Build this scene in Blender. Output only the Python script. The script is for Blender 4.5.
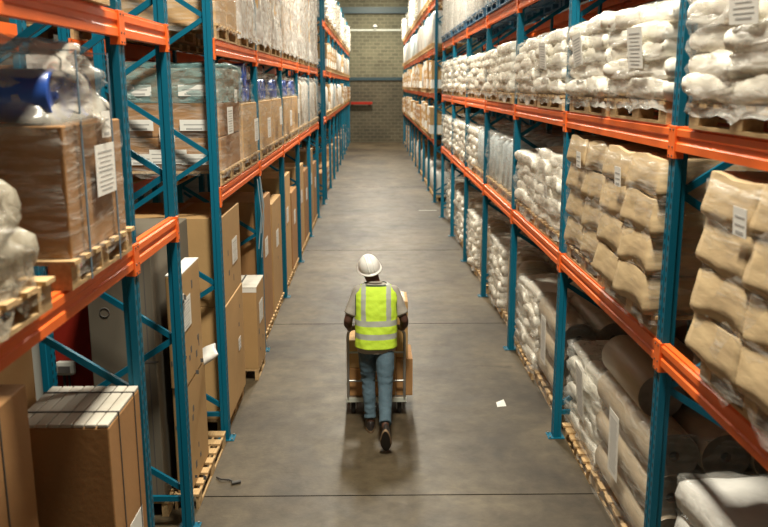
import bpy, bmesh, math, random
from mathutils import Vector, Matrix, noise
R = math.radians
S = bpy.context.scene
COL = S.collection
ORD = ['first', 'second', 'third', 'fourth', 'fifth', 'sixth', 'seventh', 'eighth', 'ninth', 'tenth', 'eleventh', 'twelfth', 'thirteenth', 'fourteenth', 'fifteenth', 'sixteenth', 'seventeenth', 'eighteenth']
for o in list(bpy.data.objects): bpy.data.objects.remove(o)

# ---------------------------------------------------------------- camera
cam_d = bpy.data.cameras.new('camera'); cam = bpy.data.objects.new('camera', cam_d); COL.objects.link(cam)
cam_d.sensor_width = 36; cam_d.lens = 36*835.9/768; cam_d.clip_end = 200
cam.location = (0, 0, 3.35)
PT, YW, RO = .2104, .0118, -.0017
fwd = Vector((math.sin(YW)*math.cos(PT), math.cos(YW)*math.cos(PT), -math.sin(PT)))
rgt = Vector((math.cos(YW), -math.sin(YW), 0)); up = rgt.cross(fwd)
r2 = rgt*math.cos(RO)+up*math.sin(RO); u2 = -rgt*math.sin(RO)+up*math.cos(RO)
cam.rotation_euler = Matrix((r2, u2, -fwd)).transposed().to_euler()
cam_d.dof.use_dof = True; cam_d.dof.focus_distance = 7.9; cam_d.dof.aperture_fstop = 2.2
S.camera = cam

# ---------------------------------------------------------------- world, lights, exposure
W = bpy.data.worlds.new('world'); S.world = W; W.use_nodes = True
W.node_tree.nodes['Background'].inputs[0].default_value = (1.0, .93, .82, 1)
W.node_tree.nodes['Background'].inputs[1].default_value = .10
def area(name, loc, sx, sy, power, col, rot=(0, 0, 0)):
    l = bpy.data.lights.new(name, 'AREA'); l.shape = 'RECTANGLE'; l.size = sx; l.size_y = sy; l.energy = power; l.color = col
    o = bpy.data.objects.new(name, l); o.location = loc; o.rotation_euler = rot; COL.objects.link(o); return o
LAMPS = (4.0, 15.0, 26.0, 36.0, 46.0)
for y in LAMPS:
    area('ceiling_lamp_light', (.1, y, 8.9), .8, 1.3, 1100, (1.0, .94, .79))
S.view_settings.view_transform = 'Standard'; S.view_settings.look = 'None'
S.view_settings.gamma = 1; S.view_settings.exposure = 0.0
S.view_settings.use_curve_mapping = False

# ---------------------------------------------------------------- materials
def mat(name, col, rough=.6, metal=0, bump=0, bscale=20, var=0, vscale=4, spec=.5, col2=None, stretch=None, rnd=0, coat=0, rotm=None):
    m = bpy.data.materials.new(name); m.use_nodes = True; N = m.node_tree.nodes; L = m.node_tree.links
    b = N['Principled BSDF']; b.inputs['Roughness'].default_value = rough; b.inputs['Metallic'].default_value = metal
    b.inputs['Specular IOR Level'].default_value = spec; b.inputs['Coat Weight'].default_value = coat
    b.inputs['Base Color'].default_value = (*col, 1)
    tc = N.new('ShaderNodeTexCoord'); mp = N.new('ShaderNodeMapping'); L.new(tc.outputs['Object'], mp.inputs[0])
    if stretch: mp.inputs['Scale'].default_value = stretch
    if rotm: mp.inputs['Rotation'].default_value = rotm
    last = None
    if var or col2:
        n = N.new('ShaderNodeTexNoise'); n.inputs['Scale'].default_value = vscale; n.inputs['Detail'].default_value = 5
        L.new(mp.outputs[0], n.inputs[0])
        cr = N.new('ShaderNodeValToRGB'); L.new(n.outputs[0], cr.inputs[0])
        c2 = col2 or tuple(c*(1-var) for c in col)
        cr.color_ramp.elements[0].position = .35; cr.color_ramp.elements[0].color = (*c2, 1)
        cr.color_ramp.elements[1].position = .65; cr.color_ramp.elements[1].color = (*col, 1)
        last = cr.outputs[0]
    if rnd:
        oi = N.new('ShaderNodeObjectInfo'); h = N.new('ShaderNodeHueSaturation')
        mr = N.new('ShaderNodeMapRange'); mr.inputs['To Min'].default_value = 1-rnd; mr.inputs['To Max'].default_value = 1+rnd
        L.new(oi.outputs['Random'], mr.inputs[0]); L.new(mr.outputs[0], h.inputs['Value'])
        if last: L.new(last, h.inputs['Color'])
        else: h.inputs['Color'].default_value = (*col, 1)
        last = h.outputs[0]
    if last: L.new(last, b.inputs['Base Color'])
    if bump:
        n = N.new('ShaderNodeTexNoise'); n.inputs['Scale'].default_value = bscale; n.inputs['Detail'].default_value = 4
        L.new(mp.outputs[0], n.inputs[0]); bp = N.new('ShaderNodeBump'); bp.inputs['Strength'].default_value = bump
        bp.inputs['Distance'].default_value = .02; L.new(n.outputs[0], bp.inputs['Height']); L.new(bp.outputs[0], b.inputs['Normal'])
    return m

def film_mat(name, tint, a0, a1, rough=.22, scale=(3, 3, 9), bs=.8):
    m = bpy.data.materials.new(name); m.use_nodes = True; N = m.node_tree.nodes; L = m.node_tree.links
    b = N['Principled BSDF']; b.inputs['Base Color'].default_value = (*tint, 1); b.inputs['Roughness'].default_value = rough
    b.inputs['Specular IOR Level'].default_value = 1.0
    tc = N.new('ShaderNodeTexCoord'); mp = N.new('ShaderNodeMapping'); mp.inputs['Scale'].default_value = scale
    mp.inputs['Rotation'].default_value = (.35, .1, 0)
    L.new(tc.outputs['Object'], mp.inputs[0])
    n = N.new('ShaderNodeTexNoise'); n.inputs['Scale'].default_value = 2.2; n.inputs['Detail'].default_value = 7; n.inputs['Distortion'].default_value = .6
    L.new(mp.outputs[0], n.inputs[0])
    mr = N.new('ShaderNodeMapRange'); mr.inputs['From Min'].default_value = .42; mr.inputs['From Max'].default_value = .68
    mr.inputs['To Min'].default_value = a0; mr.inputs['To Max'].default_value = a1
    L.new(n.outputs[0], mr.inputs[0]); L.new(mr.outputs[0], b.inputs['Alpha'])
    bp = N.new('ShaderNodeBump'); bp.inputs['Strength'].default_value = bs; bp.inputs['Distance'].default_value = .03
    L.new(n.outputs[0], bp.inputs['Height']); L.new(bp.outputs[0], b.inputs['Normal'])
    return m

M = {}
M['orange'] = mat('orange_painted_steel', (.92, .165, .028), .45, var=.14, vscale=3, spec=.3)
M['red'] = mat('red_paint', (.30, .022, .012), .6, var=.1, spec=.15)
M['wood'] = mat('pale_pallet_wood', (.60, .40, .19), .8, col2=(.44, .28, .13), vscale=7, bump=.3, bscale=40, rnd=.12, stretch=(6, 1, 6))
M['board'] = mat('brown_cardboard', (.40, .205, .075), .78, var=.14, vscale=2.5, rnd=.12, bump=.08, bscale=30)
M['board_light'] = mat('tan_cardboard', (.52, .315, .13), .75, var=.12, vscale=2.5, rnd=.12, bump=.08, bscale=30)
M['board_grey'] = mat('grey_brown_cardboard', (.20, .17, .125), .8, var=.12, vscale=2)
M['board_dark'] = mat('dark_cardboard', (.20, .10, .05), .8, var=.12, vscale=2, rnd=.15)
M['tape'] = mat('parcel_tape', (.40, .23, .10), .3)
M['paper'] = mat('white_paper', (.80, .78, .72), .7)
M['ink'] = mat('printed_ink', (.12, .11, .10), .7)
M['joint'] = mat('dark_floor_joint', (.012, .010, .008), 1.0, spec=0)
M['ink_soft'] = mat('grey_print', (.42, .41, .39), .7)
M['sack'] = mat('white_plastic_sack', (.88, .83, .72), .34, var=.06, vscale=5, bump=.45, bscale=9, spec=.6)
M['kraft'] = mat('kraft_paper_sack', (.62, .46, .255), .6, col2=(.38, .27, .15), vscale=2.2, bump=.25, bscale=5, rnd=.06, rotm=(.4, 0, 0), stretch=(1, 1, 4))  # slanting darker bands in the colour imitate shaded folds
M['roll'] = mat('kraft_roll_paper', (.50, .40, .28), .38, var=.12, vscale=3, stretch=(8, 1, 8), rnd=.08)
M['roll_end'] = mat('roll_end_paper', (.24, .19, .14), .5, var=.3, vscale=18)
M['crumpled'] = mat('crumpled_beige_plastic', (.46, .42, .33), .25, col2=(.30, .26, .19), vscale=7, bump=.9, bscale=9, spec=.8)
M['paper_dirty'] = mat('off_white_sheet', (.66, .62, .54), .6, col2=(.50, .46, .38), vscale=3)
M['blue_plastic'] = mat('blue_plastic', (.02, .075, .34), .3, coat=.3)
M['film'] = film_mat('clear_stretch_film', (.80, .77, .70), .05, .34, scale=(2, 2, 12), bs=.6)
M['film_milky'] = film_mat('milky_stretch_film', (.80, .79, .75), .45, .92, scale=(4, 4, 5))
M['film_teal'] = film_mat('pale_teal_film', (.22, .38, .37), .35, .72)
M['film_hood'] = film_mat('loose_crumpled_film', (.62, .57, .48), .22, .72, scale=(1.6, 1.6, 2.5), bs=.5)
M['film_sack'] = film_mat('sack_stretch_film', (.88, .85, .77), .14, .52, rough=.2, scale=(2, 2, 9), bs=.55)
M['film_foil'] = film_mat('crumpled_clear_bag', (.48, .43, .33), .3, .85, rough=.18, scale=(6, 6, 6))
M['white_wrap'] = mat('white_wrapped_goods', (.74, .72, .67), .32, var=.14, vscale=4, bump=.6, bscale=7)
M['pale_blue_wrap'] = mat('pale_bluish_wrapped_goods', (.62, .70, .72), .32, var=.14, vscale=4, bump=.5, bscale=6)
M['brown_wrap'] = mat('brown_wrapped_goods', (.44, .34, .22), .34, col2=(.30, .21, .12), vscale=4, bump=.5, bscale=6, rnd=.1)
M['strap'] = mat('dark_strap', (.05, .045, .04), .5)
M['strap_blue'] = mat('blue_grey_strap', (.11, .18, .24), .45)
M['strap_hang'] = mat('pale_blue_strap', (.30, .38, .42), .5)
M['black'] = mat('black_rubber', (.02, .02, .02), .6)
M['steel'] = mat('galvanised_steel', (.42, .42, .40), .35, metal=.8)
M['dark_steel'] = mat('dark_tube_steel', (.10, .10, .10), .35, metal=.7)
M['skin'] = mat('dark_brown_skin', (.075, .032, .019), .5, var=.1)
M['hair'] = mat('black_hair', (.012, .01, .009), .8)
M['helmet'] = mat('white_helmet_plastic', (.86, .85, .80), .28, coat=.3)
M['vest'] = mat('lime_yellow_vest', (.56, .80, .045), .75, var=.10, vscale=9, bump=.4, bscale=14)
M['reflect'] = mat('silver_reflective_tape', (.40, .42, .36), .45, var=.1)
M['vest_trim'] = mat('dark_vest_trim', (.04, .06, .03), .8)
M['tee'] = mat('grey_tshirt', (.36, .33, .28), .85, var=.12, vscale=8, bump=.4, bscale=12)
M['jeans'] = mat('blue_grey_denim', (.075, .125, .16), .85, col2=(.05, .088, .115), vscale=9, bump=.5, bscale=16)
M['shoe'] = mat('dark_shoe_leather', (.025, .02, .018), .5)
M['sole'] = mat('tan_sole', (.24, .16, .09), .7)
M['grey_plastic'] = mat('light_grey_plastic', (.50, .50, .45), .4)
M['lamp'] = mat('lamp_housing', (.6, .6, .6), .4)
M['white_pipe'] = mat('white_conduit', (.5, .52, .45), .5)
M['navy_beam'] = mat('dark_blue_wall_beam', (.015, .04, .05), .5)
M['teal_beam'] = mat('grey_teal_wall_beam', (.035, .06, .062), .5)
M['blue_pallet'] = mat('blue_plastic_pallet', (.03, .12, .22), .5)

def steel_post():
    m = mat('teal_blue_painted_steel', (.002, .125, .205), .45, var=.14, vscale=4, spec=.25)
    N = m.node_tree.nodes; L = m.node_tree.links; b = N['Principled BSDF']
    return m
M['blue'] = steel_post()
def punched():
    m = bpy.data.materials.new('punched_blue_steel'); m.use_nodes = True; N = m.node_tree.nodes; L = m.node_tree.links
    b = N['Principled BSDF']; b.inputs['Roughness'].default_value = .45; b.inputs['Specular IOR Level'].default_value = .25
    tc = N.new('ShaderNodeTexCoord'); sp = N.new('ShaderNodeSeparateXYZ'); L.new(tc.outputs['Object'], sp.inputs[0])
    def mth(op, a, v=None):
        n = N.new('ShaderNodeMath'); n.operation = op
        if isinstance(a, (int, float)): n.inputs[0].default_value = a
        else: L.new(a, n.inputs[0])
        if v is not None:
            if isinstance(v, (int, float)): n.inputs[1].default_value = v
            else: L.new(v, n.inputs[1])
        return n.outputs[0]
    z = mth('FRACT', mth('MULTIPLY', sp.outputs['Z'], 16.0))
    zin = mth('LESS_THAN', mth('ABSOLUTE', mth('SUBTRACT', z, .5)), .25)
    yin = mth('LESS_THAN', mth('ABSOLUTE', mth('SUBTRACT', mth('ABSOLUTE', sp.outputs['Y']), .030)), .010)
    k = mth('MULTIPLY', zin, yin)
    mx = N.new('ShaderNodeMixRGB'); L.new(k, mx.inputs[0]); mx.inputs[1].default_value = (.003, .13, .21, 1); mx.inputs[2].default_value = (.006, .02, .03, 1)
    L.new(mx.outputs[0], b.inputs['Base Color'])
    return m
M['punched'] = punched()

def floor_mat():
    m = bpy.data.materials.new('worn_concrete_floor'); m.use_nodes = True; N = m.node_tree.nodes; L = m.node_tree.links
    b = N['Principled BSDF']; b.inputs['Specular IOR Level'].default_value = .35
    tc = N.new('ShaderNodeTexCoord')
    def ns(scale, det, st=(1, 1, 1), dist=0):
        mp = N.new('ShaderNodeMapping'); mp.inputs['Scale'].default_value = st; L.new(tc.outputs['Object'], mp.inputs[0])
        n = N.new('ShaderNodeTexNoise'); n.inputs['Scale'].default_value = scale; n.inputs['Detail'].default_value = det; n.inputs['Distortion'].default_value = dist
        n.inputs['Roughness'].default_value = .65
        L.new(mp.outputs[0], n.inputs[0]); return n.outputs[0]
    def ramp(s, p0, c0, p1, c1):
        r = N.new('ShaderNodeValToRGB'); r.color_ramp.elements[0].position = p0; r.color_ramp.elements[0].color = (*c0, 1)
        r.color_ramp.elements[1].position = p1; r.color_ramp.elements[1].color = (*c1, 1); L.new(s, r.inputs[0]); return r.outputs[0]
    c = ramp(ns(.55, 8, (1, .8, 1), .4), .38, (.040, .028, .016), .64, (.118, .090, .053))
    f = ramp(ns(5.5, 10, (1, 1, 1), .3), .3, (.58, .57, .55), .7, (1.2, 1.2, 1.2))
    mx = N.new('ShaderNodeMixRGB'); mx.blend_type = 'MULTIPLY'; mx.inputs[0].default_value = 1; L.new(c, mx.inputs[1]); L.new(f, mx.inputs[2])
    st = ramp(ns(1.7, 3, (1, 1.6, 1), .8), .66, (1, 1, 1), .74, (.66, .58, .52))
    m2 = N.new('ShaderNodeMixRGB'); m2.blend_type = 'MULTIPLY'; m2.inputs[0].default_value = 1; L.new(mx.outputs[0], m2.inputs[1]); L.new(st, m2.inputs[2])
    L.new(m2.outputs[0], b.inputs['Base Color'])
    rr = N.new('ShaderNodeMapRange'); L.new(ns(2.5, 6), rr.inputs[0]); rr.inputs['To Min'].default_value = .36; rr.inputs['To Max'].default_value = .66
    L.new(rr.outputs[0], b.inputs['Roughness'])
    bp = N.new('ShaderNodeBump'); bp.inputs['Strength'].default_value = .15; bp.inputs['Distance'].default_value = .01
    L.new(ns(30, 4), bp.inputs['Height']); L.new(bp.outputs[0], b.inputs['Normal'])
    return m
M['floor'] = floor_mat()
def block_mat(name, c1, c2, mortar, rot=(R(90), 0, 0)):
    m = bpy.data.materials.new(name); m.use_nodes = True; N = m.node_tree.nodes; L = m.node_tree.links
    b = N['Principled BSDF']; b.inputs['Roughness'].default_value = .9
    tc = N.new('ShaderNodeTexCoord'); mp = N.new('ShaderNodeMapping'); mp.inputs['Rotation'].default_value = rot
    L.new(tc.outputs['Object'], mp.inputs[0])
    br = N.new('ShaderNodeTexBrick'); br.inputs['Scale'].default_value = 1; br.inputs['Brick Width'].default_value = .42; br.inputs['Row Height'].default_value = .2
    br.inputs['Mortar Size'].default_value = .022; br.inputs['Color1'].default_value = (*c1, 1); br.inputs['Color2'].default_value = (*c2, 1); br.inputs['Mortar'].default_value = (*mortar, 1)
    L.new(mp.outputs[0], br.inputs[0])
    n = N.new('ShaderNodeTexNoise'); n.inputs['Scale'].default_value = .5; n.inputs['Detail'].default_value = 5; L.new(tc.outputs['Object'], n.inputs[0])
    r = N.new('ShaderNodeMapRange'); L.new(n.outputs[0], r.inputs[0]); r.inputs['From Min'].default_value = .35; r.inputs['From Max'].default_value = .65; r.inputs['To Min'].default_value = .75; r.inputs['To Max'].default_value = 1.15
    mx = N.new('ShaderNodeMixRGB'); mx.blend_type = 'MULTIPLY'; mx.inputs[0].default_value = 1; L.new(br.outputs[0], mx.inputs[1]); L.new(r.outputs[0], mx.inputs[2])
    L.new(mx.outputs[0], b.inputs['Base Color']); return m
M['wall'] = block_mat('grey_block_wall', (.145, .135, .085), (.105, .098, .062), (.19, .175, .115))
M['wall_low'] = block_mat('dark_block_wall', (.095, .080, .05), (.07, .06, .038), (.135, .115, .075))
M['wall_side'] = mat('dim_side_wall', (.10, .09, .075), .9, var=.1)
M['ceiling'] = mat('dark_roof_sheet', (.12, .12, .11), .8)

# ---------------------------------------------------------------- mesh helpers
class MB:
    def __init__(s): s.v = []; s.f = []; s.m = []; s.sm = []; s.mats = []
    def mi(s, m):
        m = M[m] if isinstance(m, str) else m
        if m not in s.mats: s.mats.append(m)
        return s.mats.index(m)
    def add(s, vs, fs, m, smooth=False, T=None):
        o = len(s.v); k = s.mi(m)
        for v in vs:
            v = Vector(v); s.v.append(T @ v if T else v)
        for f in fs: s.f.append([i+o for i in f]); s.m.append(k); s.sm.append(smooth)
    def box(s, x0, x1, y0, y1, z0, z1, m, T=None, b=0):
        if b:
            bm = bmesh.new(); bmesh.ops.create_cube(bm, size=1)
            for v in bm.verts: v.co = Vector(((x0+x1)/2+v.co.x*(x1-x0), (y0+y1)/2+v.co.y*(y1-y0), (z0+z1)/2+v.co.z*(z1-z0)))
            bmesh.ops.bevel(bm, geom=list(bm.edges), offset=b, segments=2, affect='EDGES', profile=.5)
            bm.verts.index_update()
            s.add([v.co.copy() for v in bm.verts], [[v.index for v in f.verts] for f in bm.faces], m, False, T); bm.free(); return
        s.add([(x0, y0, z0), (x1, y0, z0), (x1, y1, z0), (x0, y1, z0), (x0, y0, z1), (x1, y0, z1), (x1, y1, z1), (x0, y1, z1)],
              [[0, 3, 2, 1], [4, 5, 6, 7], [0, 1, 5, 4], [1, 2, 6, 5], [2, 3, 7, 6], [3, 0, 4, 7]], m, False, T)
    def tube(s, pts, r, m, n=10, cap=True, smooth=True):
        pts = [Vector(p) for p in pts]; rings = []
        rr = r if isinstance(r, (list, tuple)) else [r]*len(pts)
        ref = None; vs = []; fs = []
        for i, p in enumerate(pts):
            t = (pts[min(i+1, len(pts)-1)]-pts[max(i-1, 0)]).normalized()
            if ref is None:
                ref = Vector((0, 0, 1)) if abs(t.z) < .9 else Vector((1, 0, 0))
            a = (ref - t*ref.dot(t)).normalized(); ref = a; bb = t.cross(a)
            for k in range(n):
                an = 2*math.pi*k/n; vs.append(p+(a*math.cos(an)+bb*math.sin(an))*rr[i])
        for i in range(len(pts)-1):
            for k in range(n): fs.append([i*n+k, i*n+(k+1) % n, (i+1)*n+(k+1) % n, (i+1)*n+k])
        s.add(vs, fs, m, smooth)
        if cap: s.add(vs[:n], [list(range(n))[::-1]], m); s.add(vs[-n:], [list(range(n))], m)
    def bar(s, a, b, w, h, m):   # rectangular bar; w across y, h across
        a = Vector(a); b = Vector(b); t = (b-a).normalized(); y = Vector((0, 1, 0)) if abs(t.y) < .9 else Vector((1, 0, 0)); q = t.cross(y).normalized(); y = q.cross(t)
        vs = [p+y*sy*w/2+q*sq*h/2 for p in (a, b) for sy, sq in ((-1, -1), (1, -1), (1, 1), (-1, 1))]
        s.add(vs, [[0, 1, 2, 3][::-1], [4, 5, 6, 7], [0, 1, 5, 4], [1, 2, 6, 5], [2, 3, 7, 6], [3, 0, 4, 7]], m)
    def prism(s, prof, y0, y1, m):   # profile in xz along y
        n = len(prof); vs = [(x, y0, z) for x, z in prof]+[(x, y1, z) for x, z in prof]
        s.add(vs, [[i, (i+1) % n, n+(i+1) % n, n+i] for i in range(n)]+[list(range(n))[::-1], list(range(n, 2*n))], m)
    def rings(s, rings, m, cap=True, smooth=True, mf=None):
        n = len(rings[0]); vs = [p for r_ in rings for p in r_]
        if mf is None:
            s.add(vs, [[i*n+k, i*n+(k+1) % n, (i+1)*n+(k+1) % n, (i+1)*n+k] for i in range(len(rings)-1) for k in range(n)], m, smooth)
        else:
            o = len(s.v)
            for v in vs: s.v.append(Vector(v))
            for i in range(len(rings)-1):
                for k in range(n):
                    mm = mf(i, k)
                    if mm is None: continue
                    s.f.append([o+i*n+k, o+i*n+(k+1) % n, o+(i+1)*n+(k+1) % n, o+(i+1)*n+k]); s.m.append(s.mi(mm)); s.sm.append(smooth)
        if cap: s.add(rings[0], [list(range(n))[::-1]], m, smooth); s.add(rings[-1], [list(range(n))], m, smooth)
    def mesh(s, name):
        me = bpy.data.meshes.new(name); me.from_pydata([tuple(v) for v in s.v], [], s.f)
        for m in s.mats: me.materials.append(m)
        me.polygons.foreach_set('material_index', s.m); me.polygons.foreach_set('use_smooth', s.sm); me.update()
        bm = bmesh.new(); bm.from_mesh(me); bmesh.ops.recalc_face_normals(bm, faces=bm.faces); bm.to_mesh(me); bm.free()
        return me
    def build(s, name, parent=None, loc=(0, 0, 0), rot=0):
        return inst(name, s.mesh(name), parent, loc, rot)
def inst(name, me, parent=None, loc=(0, 0, 0), rot=0):
    o = bpy.data.objects.new(name, me); COL.objects.link(o); o.location = loc
    o.rotation_euler = rot if isinstance(rot, (tuple, list)) else (0, 0, rot)
    if parent: o.parent = parent
    return o
def tag(o, label=None, cat=None, group=None, kind=None):
    if label: o['label'] = label
    if cat: o['category'] = cat
    if group: o['group'] = group
    if kind: o['kind'] = kind
    return o
def thing(name, label, cat, loc=(0, 0, 0), rot=0, group=None):
    o = bpy.data.objects.new(name, None); COL.objects.link(o); o.location = loc; o.rotation_euler = (0, 0, rot); o.empty_display_size = .1
    return tag(o, label, cat, group)

# ---------------------------------------------------------------- setting
def struct(name, mb, loc=(0, 0, 0)): return tag(mb.build(name, None, loc), kind='structure')
YW_ = 50.7
b = MB(); b.box(-7, 7.5, -3, YW_, -.2, 0, 'floor'); struct('floor', b)
b = MB()
for y, w in ((6.42, .012), (11.55, .012), (17.0, .014), (28., .014)): b.box(-7, 7.5, y-w/2, y+w/2, -.01, .0015, 'joint')
struct('trim_1', b)
b = MB(); b.box(1.22, 1.70, 22.55, 22.62, -.01, .002, 'white_pipe'); struct('trim_2', b)
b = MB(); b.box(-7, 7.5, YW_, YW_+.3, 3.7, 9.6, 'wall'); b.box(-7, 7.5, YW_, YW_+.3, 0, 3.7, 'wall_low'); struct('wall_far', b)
b = MB(); b.box(-7.2, -7, -3, YW_+.3, 0, 9.6, 'wall_side'); struct('wall_left', b)
b = MB(); b.box(7.5, 7.7, -3, YW_+.3, 0, 9.6, 'wall_side'); struct('wall_right', b)
b = MB(); b.box(-7.2, 7.7, -3, YW_+.3, 9.6, 9.8, 'ceiling'); struct('ceiling', b)
b = MB(); b.box(-7, 7.5, YW_-.08, YW_, 3.62, 3.80, 'navy_beam'); struct('trim_3', b)
b = MB(); b.box(-7, 7.5, YW_-.15, YW_, 7.5, 7.78, 'teal_beam'); b.box(-7, 7.5, YW_-.2, YW_, 7.42, 7.5, 'navy_beam'); struct('trim_4', b)
b = MB(); b.box(-4, 4, YW_-.06, YW_, 6.44, 6.54, 'white_pipe'); struct('trim_5', b)
t = thing('wall_lamp', 'small white lamp on the pale conduit high on the far block wall', 'lamp', (.1, YW_-.06, 6.5))
b = MB(); b.box(-.08, .08, -.08, 0, .02, .14, 'white_pipe', b=.01); b.build('lamp_base', t)
b = MB(); b.rings([[(.13*f*math.cos(a*math.pi/8), -.14+.13*f*math.sin(a*math.pi/8), .16+dz) for a in range(16)] for f, dz in ((1, 0), (.95, .06), (.6, .12), (.1, .15))], 'helmet'); b.build('lamp_shade', t)
b = MB(); b.box(-1.35, -.08, YW_-.28, YW_-.16, 2.22, 2.38, 'red', b=.01); b.box(-1.3, -1.2, YW_-.16, YW_, 2.25, 2.35, 'red'); b.box(-.3, -.2, YW_-.16, YW_, 2.25, 2.35, 'red')
tag(b.build('guard_bar'), 'dark red horizontal bar fixed across the foot of the far wall', 'bar')
for i, y in enumerate(LAMPS):
    t = thing('high_bay_lamp', None, 'lamp', (.1, y, 8.95), group='ceiling lamps above the aisle')
    t['label'] = 'grey ceiling lamp hung above the aisle, %s from the camera' % ORD[i]
    b = MB(); b.box(-.82, .82, -1.22, 1.22, 0, .12, 'lamp', b=.02); b.build('housing', t)
    b = MB(); b.tube([(0, -.9, .1), (0, -.9, .65)], .015, 'steel', 6); b.tube([(0, .9, .1), (0, .9, .65)], .015, 'steel', 6); b.build('hanger', t)

# ---------------------------------------------------------------- racks
XL, XR, P, Y0 = -1.408, 1.7255, 2.765, 7.6
KY = lambda k: Y0+k*P
DEP = 1.04
_posts = {}
def post_mesh(H):
    if H in _posts: return _posts[H]
    b = MB(); w = .052; d = .075      # aisle face at local x=0, body towards -x (flipped by rotation)
    # C profile with folded web: outline extruded up
    prof = [(0, -w), (0, -.012), (-.012, -.008), (-.012, .008), (0, .012), (0, w), (-d*.55, w), (-d*.62, w*.82), (-d, w*.82), (-d, w*.45), (-d, -w*.45), (-d, -w*.82), (-d*.62, -w*.82), (-d*.55, -w)]
    n = len(prof); vs = [(x, y, 0) for x, y in prof]+[(x, y, H) for x, y in prof]
    b.add(vs, [[i, (i+1) % n, n+(i+1) % n, n+i] for i in range(n)]+[list(range(n))[::-1], list(range(n, 2*n))], 'punched')
    _posts[H] = b.mesh('upright_post'); return _posts[H]
fp = MB(); fp.box(-.11, .05, -.075, .075, 0, .008, 'blue', b=.002)
for sx, sy in ((.03, .055), (.03, -.055)): fp.tube([(sx, sy, .006), (sx, sy, .022)], .009, 'steel', 8)
foot_me = fp.mesh('foot_plate')
_brc = {}
def brace_mesh(dx, dz):
    k = (round(dx, 3), round(dz, 3))
    if k not in _brc:
        b = MB(); b.bar((0, 0, 0), (dx, 0, dz), .028, .042, 'blue'); b.tube([(0, -.03, 0), (0, .03, 0)], .008, 'steel', 6); b.tube([(dx, -.03, dz), (dx, .03, dz)], .008, 'steel', 6)
        _brc[k] = b.mesh('cross_brace')
    return _brc[k]
def beam_prof():
    # aisle face at x=0, body towards -x
    return [(0, -.07), (0, -.028), (-.008, -.020), (-.008, .008), (0, .016), (0, .052), (-.014, .058), (-.014, .07), (-.05, .07), (-.05, -.07)]
_bm = {}
def beam_mesh(L):
    k = round(L, 3)
    if k not in _bm:
        b = MB(); b.prism(beam_prof(), 0, L, 'orange'); _bm[k] = b.mesh('shelf_beam')
    return _bm[k]
cb = MB(); cb.box(-.055, .003, .001, .055, -.115, .071, 'orange', b=.003)
for z in (-.10, -.05, .05): cb.tube([(.002, .028, z), (.007, .028, z)], .006, 'dark_steel', 6)
conn_me = cb.mesh('beam_connector')

def rack(label, xf, side, ys, levels, H, near=13., detail=True, beams=None, rear=True):
    """side=+1: rack lies towards +x of its aisle face xf; -1 towards -x."""
    t = thing('pallet_rack', label, 'rack', (xf, ys[0], 0))
    rz = math.pi if side > 0 else 0      # local post body goes to -x
    s = side
    for i, y in enumerate(ys):
        yy = y-ys[0]
        for X, rr in ((0, rz), (s*DEP, rz+math.pi)):
            p = inst('upright_post', post_mesh(H), t, (X, yy, 0), rr)
            inst('foot_plate', foot_me, p)
        zs = .33; a = s*.06; bq = s*(DEP-.06); segs = []; flip = 0
        segs.append((a, .25, bq, .25))
        while zs+.6 < H:
            x0, x1 = (a, bq) if not flip else (bq, a)
            segs.append((x0, zs, x1, zs+.6)); zs += .6; flip = 1-flip
        if y < near and detail:
            for x0, z0, x1, z1 in segs: inst('cross_brace', brace_mesh(x1-x0, z1-z0), t, (x0, yy, z0))
        else:
            k = ('j', H, s)
            if k not in _brc:
                b = MB()
                for x0, z0, x1, z1 in segs: b.bar((x0, 0, z0), (x1, 0, z1), .028, .042, 'blue')
                _brc[k] = b.mesh('frame_bracing')
            inst('frame_bracing', _brc[k], t, (0, yy, 0))
    for i in range(len(ys)-1):
        if beams is not None and not beams(i): continue
        L = ys[i+1]-ys[i]-.10
        for z in levels:
            for X, flipb in ((0, False), (s*DEP, True)):
                if flipb and not rear: continue
                rr = rz+(math.pi if flipb else 0)
                rot180 = abs((rr % (2*math.pi))-math.pi) < .1
                off = s*-.004 if not flipb else s*.004
                y0 = ys[i]-ys[0]+.05
                bo = inst('shelf_beam', beam_mesh(L), t, (X+off, y0+(L if rot180 else 0), z), rr)
                if ys[i] < 30:
                    inst('beam_connector', conn_me, bo, (.006, -.052, 0))
                    c = inst('beam_connector', conn_me, bo, (.006, L+.052, 0)); c.scale = (1, -1, 1)
    return t
L1, L2, R1_, R2_, R3_ = 2.37, 3.685, 1.76, 3.048, 4.30
yA = KY(-1); yB = 5.92
rack('blue and orange pallet rack nearest on the left, filling the left foreground', XL, -1, [KY(-2), yA, yB], [L1, L2], 4.9, near=20)
rack('blue and orange pallet rack in the middle of the left side of the aisle', XL, -1, [KY(k) for k in range(6)], [L1, L2], 5.9, near=11)
rack('tall blue and orange pallet rack at the far end on the left', XL, -1, [23.9, 25.0]+[25.0+P*k for k in range(1, 10)], [L1, L2, 5.05], 6.7, near=0)
rack('long blue and orange pallet rack along the right side, nearest to the camera', XR, 1, [KY(k) for k in range(-2, 6)], [R1_, R2_, R3_], 5.9, near=11)
rack('tall blue and orange pallet rack at the far end on the right', XR, 1, [24.2+P*k for k in range(10)], [R1_, R2_, R3_, 5.65], 6.9, near=0)
XB = XR+DEP+.22
rack('dim pallet rack standing back to back behind the near right rack', XB, 1, [KY(k) for k in range(-1, 6)], [R1_, R2_, R3_], 5.9, near=0)
XBL = XL-DEP-.22
rack('dim pallet rack standing back to back behind the middle left rack', XBL, -1, [KY(k) for k in range(0, 5)], [L1, L2], 5.9, near=0)

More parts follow.
